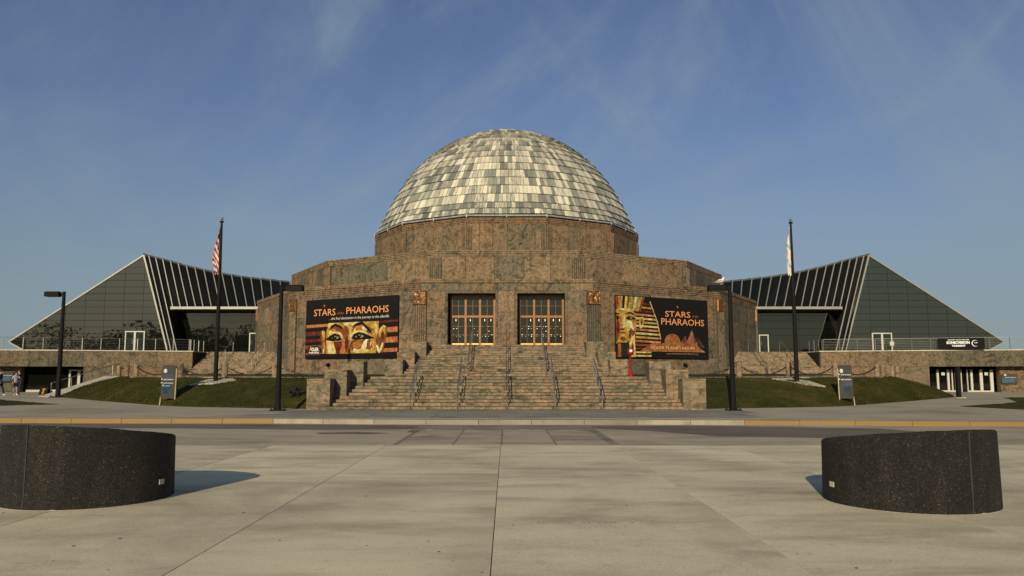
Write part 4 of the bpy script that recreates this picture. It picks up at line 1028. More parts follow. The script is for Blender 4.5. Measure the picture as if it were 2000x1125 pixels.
def art_mask(by, W_, H_):
    L = [0]
    def p(c_, pts): L[0] += .12; artpoly(by, c_, pts, W_, H_, L[0], -W_ / 2, 0)
    # striped headcloth fan
    n = 13
    for i in range(n):
        v0 = .12 + i * .062; v1 = v0 + .034; e = lambda v: .25 + .21 * math.cos(max(0, v - .12) * 1.45) ** .8 if v > .2 else .46 - (.2 - v) * .9
        e = lambda v: .475 - .12 * max(0, (v - .25)) ** 1.6 * 2.0 if v > .25 else .475
        c_ = (DRD, BRN, ORG, GLD, YEL, ORG, YEL, GLD, YEL, ORG, DRD, GLD, DRD)[i]
        p(c_, [(.20, v0 + .012), (e(v0) - .004, v0), (e(v1) - .004, v1 - .004), (.20, v1 + .014)])
        if c_ in (YEL, GLD, ORG): p(PAL, [(.34, v0 + .014), (e(v0) - .04, v0 + .008), (e(v0) - .04, v0 + .016), (.34, v0 + .022)])
    p(YEL, [(.355, .93), (.365, .93), (.44, .6), (.475, .30), (.467, .30), (.43, .6)])
    for (v0, v1) in ((.018, .045), (.075, .10)): p(YEL, [(.2, v0), (.36, v0), (.37, v1), (.2, v1)])
    # crown bands
    for i, (c_, a, b) in enumerate(((BRN, .003, .03), (ORG, .03, .055), (GLD, .055, .075), (BLK, .075, .10), (YEL, .10, .125), (BRN, .125, .145), (GLD, .145, .175), (GRY, .175, .20), (YEL, .20, .225), (GRY, .225, .25), (GLD, .25, .275), (BRN, .275, .3))):
        p(c_, [(a * .85 + .003, .76), (b * .85 + .003, .76), (b * 1.02, .995), (a * 1.02, .995)])
    # face
    p(GLD, [(.003, .22), (.003, .76), (.03, .80), (.14, .80), (.205, .72), (.215, .55), (.20, .42), (.17, .30), (.11, .24), (.06, .24)])
    p(BRN, [(.003, .24), (.003, .74), (.03, .66), (.045, .45), (.03, .3)]); p(ORG, blob(.05, .55, .012, .14)); p(DRD, blob(.025, .5, .018, .09))
    p(YEL, [(.05, .79), (.14, .80), (.19, .74), (.11, .75)]); p(PAL, blob(.075, .775, .03, .02)); p(YEL, blob(.085, .55, .013, .13)); p(PAL, blob(.093, .60, .005, .07))
    p(BRN, blob(.16, .45, .035, .10, rot=.2)); p(PAL, blob(.135, .57, .035, .028, rot=.1)); p(YEL, blob(.125, .5, .03, .07)); p(PAL, blob(.165, .50, .012, .07, rot=.3)); p(ORG, blob(.19, .6, .012, .1)); p(DRD, blob(.145, .36, .012, .05))
    p(BLK, [(.095, .70), (.13, .74), (.175, .73), (.215, .665), (.17, .71), (.13, .715)]); p(BLK, [(.105, .64), (.14, .675), (.175, .66), (.215, .635), (.16, .61), (.12, .615)]); p(GRY, blob(.158, .642, .012, .016)); p(BLK, [(.003, .63), (.02, .67), (.04, .64), (.02, .60)]); p(BLK, [(.003, .72), (.04, .71), (.045, .69), (.003, .70)])
    p(DRD, blob(.068, .455, .026, .018)); p(ORG, blob(.07, .395, .034, .022)); p(DRD, blob(.072, .40, .03, .007)); p(YEL, blob(.075, .36, .02, .01)); p(BRN, blob(.07, .30, .03, .035))
    # ear, neck, beard and collar
    p(YEL, blob(.265, .575, .024, .10, rot=-.1)); p(BRN, blob(.268, .585, .012, .06)); p(PAL, blob(.255, .50, .008, .03)); p(DRD, [(.003, .01), (.02, .24), (.06, .24), (.06, .01)]); p(ORG, [(.022, .01), (.022, .22), (.048, .22), (.05, .01)]); p((.02, .035, .028), [(.06, .01), (.06, .23), (.13, .22), (.14, .01)]); p(YEL, [(.14, .01), (.135, .24), (.16, .32), (.195, .38), (.20, .01)]); p(BRN, blob(.17, .14, .012, .1))
    # orange skyline silhouette with dome and pointed wings
    dome_ = [(.255, .115), (.40, .262), (.47, .235), (.515, .262)] + [(.595 + .083 * math.cos(math.pi - a * math.pi / 12), .275 + .125 * math.sin(a * math.pi / 12)) for a in range(13)] + [(.72, .235), (.815, .262), (.955, .115)]
    cx = sum(q[0] for q in dome_) / len(dome_); big = [((q[0] - .6) * 1.022 + .6, (q[1] - .115) * 1.04 + .108) for q in dome_]
    # pyramids behind
    p((.20, .07, .04), [(.68, .25), (.74, .385), (.765, .23)]); p((.30, .12, .07), [(.72, .24), (.74, .385), (.765, .23)]); p((.42, .16, .09), [(.74, .23), (.815, .49), (.85, .22)]); p((.16, .06, .05), [(.815, .49), (.85, .22), (.885, .215)]); p((.10, .035, .035), [(.87, .38), (.89, .19), (.965, .18)]); p((.40, .15, .07), [(.84, .2), (.865, .29), (.885, .17)])
    p((.75, .36, .12), big); p((.42, .15, .045), dome_)
    p(ORG, star(.66, .865, .028, W_ / H_))
banner("exhibition_banner", 30, .10, 9.15, "black banner with a golden mask profile and orange skyline, right of the doorways", art_mask, [
    ("STARS", .52, .69, .28, .10, (.72, .30, .12), dict(bold=.004)), ("of the", .82, .70, .07, .04, (.35, .12, .07), dict(font_shear=.3)), ("PHARAOHS", .475, .555, .48, .11, (.72, .30, .12), dict(bold=.004)),
    ("ADLER PLANETARIUM", .355, .145, .48, .05, (.78, .42, .18), {}), ("www.ADLERPLANETARIUM.org", .525, .055, .35, .03, (.42, .22, .15), {})])

# banner on the right terrace railing
a, b = unp(1840, 661, 62.0), unp(1918, 683.5, 62.0)
ang = math.atan2(-(63.0 - 61.0), (38.9 - 33.5)); M = Matrix.Translation(((a.x + b.x) / 2, 62.15, 3.77)) @ Matrix.Rotation(ang, 4, 'Z')
r_ = empty("railing_banner", tuple(M.translation)); tag(r_, "small black banner with white lettering tied to the right terrace railing", "banner")
mm = MB(); mm.box(-1.62, 1.62, -.02, .0, 0, .90); mm.obj("cloth", flat("banner_black", (.01, .009, .009)), r_, M)
mm = MB(); add_text(mm, "BIG PARTY LIVE AT THE DOME", -.88, .70, 1.45, .085, y=-.025, bold=.03); add_text(mm, "SONICVISION", -1.0, .42, 1.6, .22, y=-.025, bold=.05); add_text(mm, "TONIGHT", -.64, .20, .95, .15, y=-.025, bold=.05)
mm.obj("lettering", flat("ink_white", (.8, .8, .78)), r_, M)
mm = MB(); n = 20; oc = []
for i in range(n + 1):
    t = R(50 + 260 * i / n); oc.append((t, .25, .25 - .065 * math.sin(math.pi * i / n)))
for (t0, r0, q0), (t1, r1, q1) in zip(oc, oc[1:]):
    mm.face([(.98 + q0 * math.cos(t0), -.025, .46 + q0 * math.sin(t0)), (.98 + r0 * math.cos(t0), -.025, .46 + r0 * math.sin(t0)), (.98 + r1 * math.cos(t1), -.025, .46 + r1 * math.sin(t1)), (.98 + q1 * math.cos(t1), -.025, .46 + q1 * math.sin(t1))])
add_text(mm, "ADLER", .90, .47, .24, .07, y=-.025, bold=.04)
mm.obj("crescent_emblem", flat("ink_white", (.8, .8, .78)), r_, M)
p = unp(1742, 671, 63.2); mm = MB(); mm.box(p.x - .17, p.x + .17, p.y - .02, p.y, p.z - .15, p.z + .15); tag(mm.obj("notice", M_white), "small blank white notice on the railing beside the right pavilion door", "notice")

# ================================================================== STREET FURNITURE
def make_lamp(h, arm, label):
    r_ = empty("street_lamp", (0, 0, 0)); tag(r_, label, "street lamp", "black street lamps round the forecourt")
    mm = MB(); mm.box(-.32, .32, -.32, .32, 0, .05); mm.obj("base_plate", M_black, r_)
    mm = MB()
    for a, b in ((-.24, -.24), (.24, -.24), (.24, .24), (-.24, .24)): mm.tube([(a, b, .05), (a, b, .12)], .03, 6)
    mm.obj("anchor_bolts", M_black, r_)
    mm = MB(); mm.tube([(0, 0, .05), (0, 0, .35), (0, 0, h)], [.135, .125, .085], 14); mm.obj("pole", M_black, r_, smooth=False)
    mm = MB(); mm.tube([(0, 0, h - .16), (arm * .28, 0, h - .14)], .05, 8); mm.obj("arm", M_black, r_)
    mm = MB(); x0, x1 = sorted((arm * .2, arm * 1.02)); mm.cbox(x0, x1, -.19, .19, h - .27, h, .04)
    hd = mm.obj("lamp_head", M_black, r_); mm = MB(); mm.box(x0 + .1, x1 - .1, -.14, .14, h - .29, h - .272); mm.obj("lens", flat("lens_grey", (.25, .25, .23), .2), hd)
    return r_
def move(o, M):
    d = M @ W[o].inverted()
    def rec_(c_):
        W[c_] = d @ W[c_]
        for k_ in kids(c_): rec_(k_)
    rec_(o); o.matrix_basis = M
l1 = make_lamp(5.75, 1.0, "black street lamp left of the staircase with its head over the left banner")
move(l1, Matrix.Translation((-10.4, 36.5, .15)))
l2 = copy_tree(l1, Matrix.Translation((10.33, 36.5, .15)) @ Matrix.Rotation(math.pi, 4, 'Z'), label="black street lamp right of the staircase, a gull standing on its head")
l3 = copy_tree(l1, Matrix.Translation((unp(113, 773, 52).x, 52, .33)) @ Matrix.Rotation(math.pi, 4, 'Z') @ Matrix.Scale(1.2, 4), label="black street lamp at the far left beside the people")
mm = MB(); b = unp(1873, 779, 51); mm.box(-.3, .3, -.3, .3, 0, .04); r_ = empty("lamp_post", (b.x, 51, zg(0, 51))); MM = Matrix.Translation((b.x, 51, zg(0, 51)))
tag(r_, "short black square post on the path before the right lower doors", "post")
mm.obj("base_plate", M_ped, r_, MM); mm = MB(); mm.box(-.11, .11, -.11, .11, .04, 1.95); mm.cbox(-.125, .125, -.125, .125, 1.95, 2.0, .02); mm.obj("pole", M_black, r_, MM)
# gull on the right lamp
gx, gy, gz0 = 10.33 - .42, 36.5, 5.90
r_ = empty("gull", (gx, gy, gz0)); tag(r_, "small white gull standing on the lamp head right of the staircase", "gull")
mm = MB(); mm.tube([(gx - .26, gy, gz0 + .13), (gx - .16, gy, gz0 + .15), (gx - .04, gy, gz0 + .19), (gx + .08, gy, gz0 + .22), (gx + .13, gy, gz0 + .29), (gx + .16, gy, gz0 + .34), (gx + .20, gy, gz0 + .335)], [.012, .05, .085, .08, .045, .047, .02], 10); mm.obj("body", M_gull, r_, smooth=True)
mm = MB()
for s_ in (-1, 1): mm.tube([(gx - .30, gy + s_ * .03, gz0 + .14), (gx - .12, gy + s_ * .065, gz0 + .18), (gx + .05, gy + s_ * .06, gz0 + .22)], [.008, .035, .03], 8)
mm.obj("wings", M_gullw, r_, smooth=True)
mm = MB(); mm.tube([(gx + .19, gy, gz0 + .335), (gx + .25, gy, gz0 + .32)], [.014, .004], 6)
for s_ in (-.03, .03): mm.tube([(gx, gy + s_, gz0), (gx, gy + s_, gz0 + .13)], .007, 5)
mm.obj("bill_and_legs", M_orange, r_)

def cyl_leaf(poly): pass
# flagpoles
def flag_mesh(kind, s_):
    mm = MB(); nu, nv = 26, 40; H_, = (2.75,)
    UV = []
    for j in range(nv + 1):
        v = j / nv
        for i in range(nu + 1):
            u = i / nu
            # limp cloth: gathered folds hanging beside the pole, widest about two thirds down
            width = .05 + .34 * math.sin(min(1, v / .62) * math.pi / 2) * (1 if v < .62 else max(.35, 1 - (v - .62) * 2.0)) if kind == 'us' else .10 + .17 * math.sin(min(1, v / .5) * math.pi / 2) * (1 if v < .5 else max(.4, 1 - (v - .5) * 1.2))
            fold = math.sin(u * 15 + v * 3.0) * .055 * (1 - .3 * v)
            x_ = -(.07 + width * (u + .12 * math.sin(u * 9 + v * 5))); y_ = fold + .03 * math.sin(v * 9)
            z_ = -v * H_ - .55 * u * (1 - v) - .05 * math.sin(u * 8)
            mm.v.append((x_, y_, z_))
    for j in range(nv):
        for i in range(nu):
            k_ = j * (nu + 1) + i; u, v = i / nu, j / nv
            if kind == 'us':
                if u < .42 + .0 and v < .46: c_ = 0 if ((i * 7 + j * 5) % 9) else 1
                else: c_ = 2 if int(v * 13 + u * 5.0) % 2 == 0 else 1
            else:
                c_ = 1
                q = (v + u * .25) % 1.0
                if .42 < q < .50 or .80 < q < .87: c_ = 3
                if .56 < q < .70 and (i // 3) % 3 == 1: c_ = 2
            mm.f.append((k_, k_ + 1, k_ + nu + 2, k_ + nu + 1)); mm.mi.append(c_)
    return mm
for s_, b, ht, kind, lab, fl in ((-1, Vector((0, 44.0, 0)), 9.15, 'us', "tall dark flagpole on the left grass bank", "limp striped flag in red, white and navy on the left pole"), (1, Vector((0, 44.0, 0)), 9.15, 'chi', "tall dark flagpole on the right grass bank", "limp white flag with pale blue bars and red stars on the right pole")):
    px, py = ((420.5, 755), (1557, 757))[s_ > 0]; q = unp(px, py, 44.0); bx, bz = q.x, q.z
    r_ = empty("flagpole", (bx, 44, bz)); tag(r_, lab, "flagpole", "flagpoles on the grass banks")
    mm = MB(); mm.tube([(bx, 44, bz - .1), (bx, 44, bz + ht * .5), (bx, 44, bz + ht)], [.125, .105, .055], 12); mm.obj("pole", M_black, r_)
    mm = MB(); mm.lathe([(.0, 0), (.06, .02), (.085, .08), (.06, .14), (.0, .16)], 12, (bx, 44, bz + ht + .16)); mm.obj("ball_finial", M_steel, r_, smooth=True)
    mm = MB(); mm.tube([(bx - .1, 44, bz + ht + .06), (bx + .1, 44, bz + ht + .06)], .055, 8); mm.tube([(bx, 44, bz + ht), (bx, 44, bz + ht + .2)], .022, 6); mm.obj("truck", M_black, r_)
    mm = MB(); mm.tube([(bx - .09, 43.97, bz + 1.2), (bx - .06, 43.97, bz + ht - .1)], .006, 4); mm.obj("halyard", M_rail, r_)
    M = Matrix.Translation((bx, 44, bz + ht - .15)); o = flag_mesh(kind, s_).obj("flag", [flat("flag_navy", (.03, .035, .09), .8), flat("flag_white", (.66, .62, .54), .8), flat("flag_red", (.40, .04, .04), .8), flat("flag_sky_blue", (.25, .42, .50), .8)], None, M, smooth=True)
    tag(o, fl, "flag")
    # pale concrete plinth lying in the bank
    tm = 0; pts = []
    mm = MB(); shape = [(-1.15, -.75), (.25, -.95), (1.2, -.1), (.75, .55), (-.55, .45)] if s_ < 0 else [(-1.25, .35), (-.6, -.35), (.1, -1.05), (1.2, -.9), (.75, .1), (-.1, .5)]
    def bank_z(x_, y_): # nearest bank point height
        bst = None
        for i in range(0, 91, 2):
            for j in range(0, 19):
                w__ = bank_pt(i / 90, j / 18, s_, False); dd = (w__.x - x_) ** 2 + (w__.y - y_) ** 2
                if bst is None or dd < bst[0]: bst = (dd, w__.z)
        return bst[1]
    zc_ = [bank_z(bx + a, 44 + c_) for a, c_ in shape]
    base = [(bx + a, 44 + c_, z_ + .04) for (a, c_), z_ in zip(shape, zc_)]
    mm.slab(base, (0, 0, -.25)); tag(mm.obj("flagpole_plinth", M_ped), "pale worn concrete slab round the foot of the %s flagpole" % ("left" if s_ < 0 else "right"), "plinth")
# bollards and chain
def make_bollard():
    r_ = empty("stone_bollard", (0, 0, 0))
    mm = MB(); mm.lathe([(.165, 0), (.165, .78), (.14, .84), (.0, .86)], 16); mm.obj("shaft", G_step, r_, smooth=False)
    mm = MB(); mm.tube([(-.2, 0, .70), (.2, 0, .70)], .018, 6); mm.obj("chain_ring", M_chain, r_); return r_
lb = [(352, 46.5), (439, 46.3), (536, 46.0), (640, 45.6)]
pos = [(-29.6, 61.0, "first stone bollard at the far left end of the chain"), (-26.4, 55.5, "second stone bollard from the far left"), (-24.4, 52.6, "third stone bollard from the far left"),
       (unp(352, 735, 47.2).x, 47.2, "stone bollard just right of the left board sign"), (unp(439, 735, 46.6).x, 46.6, "stone bollard just right of the left flagpole"), (unp(536.5, 735, 46.0).x, 46.0, "stone bollard just left of the left street lamp")]
posr = [(unp(1444, 735, 46.0).x, 46.0, "stone bollard just right of the right street lamp"), (unp(1541, 735, 46.6).x, 46.6, "stone bollard just left of the right flagpole"), (unp(1632, 735, 47.2).x, 47.2, "stone bollard just left of the right board sign"),
        (unp(1713, 735, 51.5).x, 51.5, "nearest stone bollard of the tight row behind the right board sign"), (unp(1724.5, 735, 54).x, 54, "second bollard of the tight row on the right"), (unp(1734, 735, 56.5).x, 56.5, "third bollard of the tight row on the right"), (unp(1743, 735, 58.5).x, 58.5, "fourth bollard of the tight row on the right"), (unp(1753, 735, 60.5).x, 60.5, "last and farthest bollard of the tight row on the right")]
b0 = make_bollard(); first = True
for (x_, y_, lab) in pos + posr:
    M = Matrix.Translation((x_, y_, 1.64)) @ Matrix.Rotation(random.random() * .3, 4, 'Z') @ Matrix.Scale(random.uniform(.97, 1.03), 4)
    if first: move(b0, M); o = b0; first = False
    else: o = copy_tree(b0, M)
    tag(o, lab, "bollard", "stone bollards along the upper path")
def chain(a, b, sag, lab):
    a, b = Vector(a), Vector(b); L = (b - a).length; n = max(6, int(L / .17)); r_ = empty("chain", tuple(a)); tag(r_, lab, "chain", "iron chains between the bollards"); mm = MB()
    for i in range(n):
        t0, t1 = i / n, (i + 1) / n; f = lambda t: a.lerp(b, t) - Vector((0, 0, sag * 4 * t * (1 - t)))
        p, q = f(t0), f(t1); d = (q - p) * .12; mm.beam(p - d, q + d, .08 if i % 2 else .035, .035 if i % 2 else .08)
    mm.obj("links", M_chain, r_)
zt = 1.64 + .70
chain_pts = [(p[0], p[1], zt) for p in pos] + [(-8.6, 45.2, zt)]
cl = ["short chain between the two farthest left bollards", None, "slack chain behind the left board sign", "slack chain in front of the left side stairs", "slack chain crossing between flagpole and lamp on the left", "slack chain below the left banner"]
for i, l_ in enumerate(cl):
    if l_: chain(chain_pts[i], chain_pts[i + 1], .55 if i > 1 else .1, l_)
cr = [(8.4, 45.2, zt)] + [(p[0], p[1], zt) for p in posr]
for i, l_ in enumerate(["slack chain below the right banner", "slack chain between right lamp and right flagpole", "slack chain crossing behind the right flagpole", "slack chain behind the right board sign"]): chain(cr[i], cr[i + 1], .55, l_)
# ramp handrail
r_ = empty("handrail", (-29.4, 52.3, .4)); tag(r_, "thin steel handrail climbing the ramp at the far left", "handrail")
mm = MB(); a, b = Vector((-29.6, 52.0, 1.25)), Vector((-29.6, 60.0, 2.55)); mm.tube([a + Vector((0, 0, -.85)), a, b, b + Vector((0, 0, -.8))], .03, 6); mm.obj("rail", M_steel, r_)
for f in (.3, .6): p = a.lerp(b, f); mm = MB(); mm.tube([p, p - Vector((0, 0, .9))], .022, 6); mm.obj("post", M_steel, r_)
# red post
p = unp(1232, 738, 41.5); zb = 1.66; r_ = empty("red_post", (p.x, 41.5, zb)); tag(r_, "slim bright red pedestal post with a white lens on the right of the stairs", "post")
mm = MB(); mm.lathe([(.17, 0), (.15, .12), (.06, .36), (.055, .40)], 14, (p.x, 41.5, zb)); mm.obj("foot", M_red, r_)
mm = MB(); mm.tube([(p.x, 41.5, zb + .3), (p.x, 41.5, zb + 1.25)], .055, 10); mm.obj("stem", M_red, r_)
mm = MB(); mm.lathe([(.07, 0), (.17, .10), (.17, .30), (.10, .40), (0, .42)], 14, (p.x, 41.5, zb + 1.12)); h_ = mm.obj("head", M_red, r_)
mm = MB(); mm.tube([(p.x, 41.34, zb + 1.36), (p.x, 41.30, zb + 1.36)], [.08, .075], 10); mm.obj("lens", M_red_w, h_)
# standpipes
for px, hh, lab in ((571, 1.0, "shorter dark twin-outlet standpipe on the left bank by the lamp"), (583, 1.25, "taller dark twin-outlet standpipe on the left bank by the stair block")):
    p = unp(px, 790, 39.6); z0 = .35; r_ = empty("standpipe", (p.x, 39.6, z0)); tag(r_, lab, "standpipe", "standpipes beside the staircase")
    mm = MB(); mm.tube([(p.x, 39.6, z0 - .2), (p.x, 39.6, z0 + hh * .65)], .06, 10); mm.obj("pipe", M_black, r_)
    mm = MB(); mm.tube([(p.x - .14, 39.5, z0 + hh * .6), (p.x, 39.6, z0 + hh * .55), (p.x + .14, 39.5, z0 + hh * .6)], .06, 8); mm.tube([(p.x - .14, 39.5, z0 + hh * .6), (p.x - .14, 39.38, z0 + hh * .62)], .07, 8); mm.tube([(p.x + .14, 39.5, z0 + hh * .6), (p.x + .14, 39.38, z0 + hh * .62)], .07, 8); mm.obj("outlets", M_black, r_)
# board signs
def board_sign(px, Yb, flip, label, lines):
    w_, h0, h1 = .68, .36, 2.08; p = unp(px, 792, Yb); x_ = p.x; zb = zg(0, Yb) ; M = Matrix.Translation((x_, Yb, zb)) @ Matrix.Rotation(R(12 * flip), 4, 'Z'); r_ = empty("board_sign", tuple(M.translation)); tag(r_, label, "sign", "freestanding direction boards")
    lean = .22
    def bp(u, v, o_=0): return (u, lean * v / h1 - .0 - o_, v)      # leaning face
    mm = MB(); mm.hexa([bp(-w_ / 2, h0), bp(w_ / 2, h0), (w_ / 2, bp(0, h0)[1] + .05, h0), (-w_ / 2, bp(0, h0)[1] + .05, h0), bp(-w_ / 2, h1), bp(w_ / 2, h1), (w_ / 2, bp(0, h1)[1] + .05, h1), (-w_ / 2, bp(0, h1)[1] + .05, h1)])
    mm.obj("panel", plain("board_print_dark%d" % (px), (.022, .022, .021), .5, 0, .35, 2.2), r_, M)
    mm = MB()
    for (u0, u1, v0, v1, ci) in lines['blocks']:
        u0 *= .76; u1 *= .76; mm.cur = ci; mm.face([bp(u0, v0, .004), bp(u1, v0, .004), bp(u1 * .93, v1, .004), bp(u0 * .95, v1, .004)])
    mm.obj("printed_picture", [flat("board_blue", (.02, .05, .10)), flat("board_lilac", (.065, .068, .10)), flat("board_teal", (.018, .045, .06))], r_, M)
    mm = MB()
    for (t, u, v, wd, ht_) in lines['text']:
        u *= .8; wd *= .76; v_, f_ = text_mb(t, 1, width=wd, height=ht_, bold=.03); b_ = len(mm.v); mm.v += [bp(u + q.x, v + q.y, .008) for q in v_]; mm.f += [tuple(b_ + i for i in f) for f in f_]; mm.mi += [0] * len(f_)
        mm.face([bp(u - .12, v + .02, .008), bp(u - .05, v + .02, .008), bp(u - .05, v + .085, .008), bp(u - .12, v + .085, .008)])
    n = 16; mm.face([bp(-.18 + .085 * math.cos(2 * math.pi * i / n), 1.78 + .11 * math.sin(2 * math.pi * i / n), .008) for i in range(n)])
    mm.obj("lettering", M_white, r_, M)
    for u in (-w_ / 2 - .02, w_ / 2 + .02):
        mm = MB(); mm.beam((u, .0, 0), (u, lean * .9, 1.9 if u * flip > 0 else .45), .05, .05); mm.obj("leg", M_wood, r_, M)
    for u in (-w_ / 2 + .04, w_ / 2 - .04):
        mm = MB(); mm.beam((u, .95, 0.05), (u, lean + .06, 1.9), .05, .05); mm.obj("rear_leg", M_wood, r_, M)
    mm = MB(); mm.hexa([(-w_ / 2, .85, .36), (w_ / 2, .85, .36), (w_ / 2, .9, .36), (-w_ / 2, .9, .36), (-w_ / 2, lean + .07, 1.9), (w_ / 2, lean + .07, 1.9), (w_ / 2, lean + .12, 1.9), (-w_ / 2, lean + .12, 1.9)]); mm.obj("rear_panel", M_black, r_, M)
board_sign(326, 41.2, 1, "leaning dark board sign on the left, one lilac block above its two lines", dict(blocks=[(-.36, .26, 1.38, 1.62, 1), (-.40, .12, .80, 1.10, 0), (-.30, .02, .62, .80, 2), (-.1, .2, 1.18, 1.32, 0)], text=[("east entrance", -.30, 1.30, .62, .075), ("south entrance", -.30, 1.12, .62, .075), ("LOOP", -.2, .98, .3, .05)]))
board_sign(1655, 41.2, -1, "leaning dark board sign on the right, lilac block below its two lines", dict(blocks=[(-.14, .40, 1.0, 1.24, 1), (-.12, .24, .74, .96, 2), (-.2, .22, 1.42, 1.54, 2)], text=[("south entrance", -.28, 1.55, .66, .075), ("east entrance", -.28, 1.30, .66, .075)]))
# wall signs
for px, py, Yw, lab, tx in ((12, 734, 61.2, "blue and white direction panel on the wall behind the people at far left", "north entrance"), (1970, 738, 61.4, "blue and white direction panel on the wall right of the lower doors", "south entrance")):
    p = unp(px, py, Yw + .75); xx = abs(p.x); 
    yb_ = (61.0 - (xx - 38.9) * (5.8 / 21.1) if xx > 38.9 else 61.0 + (38.9 - xx) * (2 / 5.4)) + .9
    p = unp(px, py, yb_); M = Matrix.Translation((p.x, yb_ - .10, p.z)) @ Matrix.Rotation(math.copysign(R(17), -p.x), 4, 'Z')
    r_ = empty("wall_sign", tuple(M.translation)); tag(r_, lab, "sign"); mm = MB(); mm.box(-.55, .55, 0, .03, -.45, .30); mm.obj("panel", flat("wall_sign_grey", (.06, .06, .055)), r_, M)
    mm = MB(); mm.box(-.5, .35, -.006, 0, -.36, -.05); mm.obj("blue_field", flat("board_blue2", (.05, .11, .17)), r_, M)
    mm = MB(); add_text(mm, tx, -.3, .0, .75, .08, y=-.008, bold=.03); n = 12; mm.face([(-.28 + .085 * math.cos(6.283 * i / n), -.008, .34 + .085 * math.sin(6.283 * i / n) - .12) for i in range(n)]); mm.obj("lettering", M_white, r_, M)
# black folding sign with orange figure at far left
p = unp(87, 772, 57.0); M = Matrix.Translation((p.x, 57, zg(0, 57))) @ Matrix.Rotation(R(-8), 4, 'Z'); r_ = empty("folding_sign", tuple(M.translation)); tag(r_, "low black folding sign with an orange mark near the left lower window", "sign")
mm = MB(); mm.hexa([(-.32, -.25, 0), (.32, -.25, 0), (.32, -.21, 0), (-.32, -.21, 0), (-.32, -.03, .48), (.32, -.03, .48), (.32, .0, .48), (-.32, .0, .48)]); mm.obj("front_panel", M_black, r_, M)
mm = MB(); mm.hexa([(-.32, .23, 0), (.6, .25, 0), (.6, .29, 0), (-.32, .27, 0), (-.32, .02, .48), (.32, .02, .48), (.32, .05, .48), (-.32, .05, .48)]); mm.obj("back_panel", M_black, r_, M)
mm = MB(); f = lambda u, v: (u, -.256 + .22 * v / .48 - .004, v); mm.face([f(-.07, .05), f(.07, .05), f(.06, .30), f(.15, .40), f(.10, .43), f(-.10, .43), f(-.15, .40), f(-.06, .30)]); mm.obj("orange_mark", M_orange, r_, M)

# planters
for s_ in (-1, 1):
    cx, cy, rr = (-6.02, 11.69, 1.13) if s_ < 0 else (5.63, 11.36, 1.11); lab = "left" if s_ < 0 else "right"
    def top(x_, y_): return 1.10 - .037 * (abs(x_) * -1 + 5.98) * 1.0 * 1.0 - .124 * (y_ - 10.6) + 0 if False else (1.085 if s_ < 0 else 1.02) + .037 * (-(5.98 - abs(x_))) - .124 * (y_ - 10.62)
    r_ = empty("round_planter", (cx, cy, 0)); tag(r_, "huge dark drum planter with a slanted rim on the %s of the plaza" % lab, "planter", "dark drum planters on the plaza")
    mm = MB(); n = 96; sa = math.atan2(10.66 - cy, s_ * (-0.0) + (s_ * 6.02 - cx)) + (R(6) if s_ < 0 else -R(6)) + (R(0))
    seam = sa
    for lay in range(5):
        for k_ in range(n):
            a = seam + 2 * math.pi * k_ / n; g = .012 if k_ == 0 else 0
            ro = rr - g + (.012 if lay == 0 else 0); ri = rr - .16
            rad_ = (ro, ro, ro - .02, ri + .02, ri)[lay]; x_, y_ = cx + rad_ * math.cos(a), cy + rad_ * math.sin(a); t_ = top(x_, y_)
            z_ = (0, t_ - .025, t_, t_, t_ - .25)[lay] + (.006 * noise.noise(Vector((x_ * 4, y_ * 4, lay))) + .004 * noise.noise(Vector((x_ * 17, y_ * 17, lay))) if lay in (1, 2) else 0); mm.v.append((x_, y_, z_))
    for lay in range(4):
        for k_ in range(n):
            j = (k_ + 1) % n; mm.f.append((lay * n + k_, lay * n + j, (lay + 1) * n + j, (lay + 1) * n + k_)); mm.mi.append(0)
    mm.obj("drum", M_agg, r_)
    mm = MB(); mm.face([(cx + (rr - .16) * math.cos(2 * math.pi * k_ / 48), cy + (rr - .16) * math.sin(2 * math.pi * k_ / 48), top(cx + (rr - .16) * math.cos(2 * math.pi * k_ / 48), cy + (rr - .16) * math.sin(2 * math.pi * k_ / 48)) - .2) for k_ in range(48)]); mm.obj("soil", M_soil, r_)
    mm = MB(); mm.lathe([(rr + .022, .002), (rr + .008, .008), (rr - .02, .02)], 64, (cx, cy, 0)); mm.obj("mortar_fillet", M_ped, r_)
    dsm = R(-104) if s_ < 0 else R(-76); sx_, sy_ = cx + rr * math.cos(dsm), cy + rr * math.sin(dsm)
    mm = MB(); mm.box(-.007, .007, -.017, .01, .01, top(sx_, sy_) - .02, Matrix.Translation((sx_, sy_, 0)) @ Matrix.Rotation(dsm + math.pi / 2, 4, "Z")); mm.obj("seam", plain("seam_mortar%d" % s_, (.055, .05, .04)), r_)
    px = 328 if s_ < 0 else 1613; ang = math.atan2((px - 989) / F, 1)
    # plaque on the drum side facing the viewer
    d = Vector((math.sin(ang), math.cos(ang))); oc_ = Vector((0, 0)) - Vector((cx, cy)); bq = oc_.dot(d); cq = oc_.length_squared - rr * rr; disc = max(0, bq * bq - cq); tt = -bq - math.sqrt(disc); q = d * tt; nn = (q - Vector((cx, cy))).normalized(); a = math.atan2(nn.x, -nn.y)
    M = Matrix.Translation((q.x + nn.x * .004, q.y + nn.y * .004, .25)) @ Matrix.Rotation(a, 4, 'Z')
    mm = MB(); mm.box(-.055, .055, -.012, .0, -.035, .035); mm.obj("plaque", M_ped, r_, M)

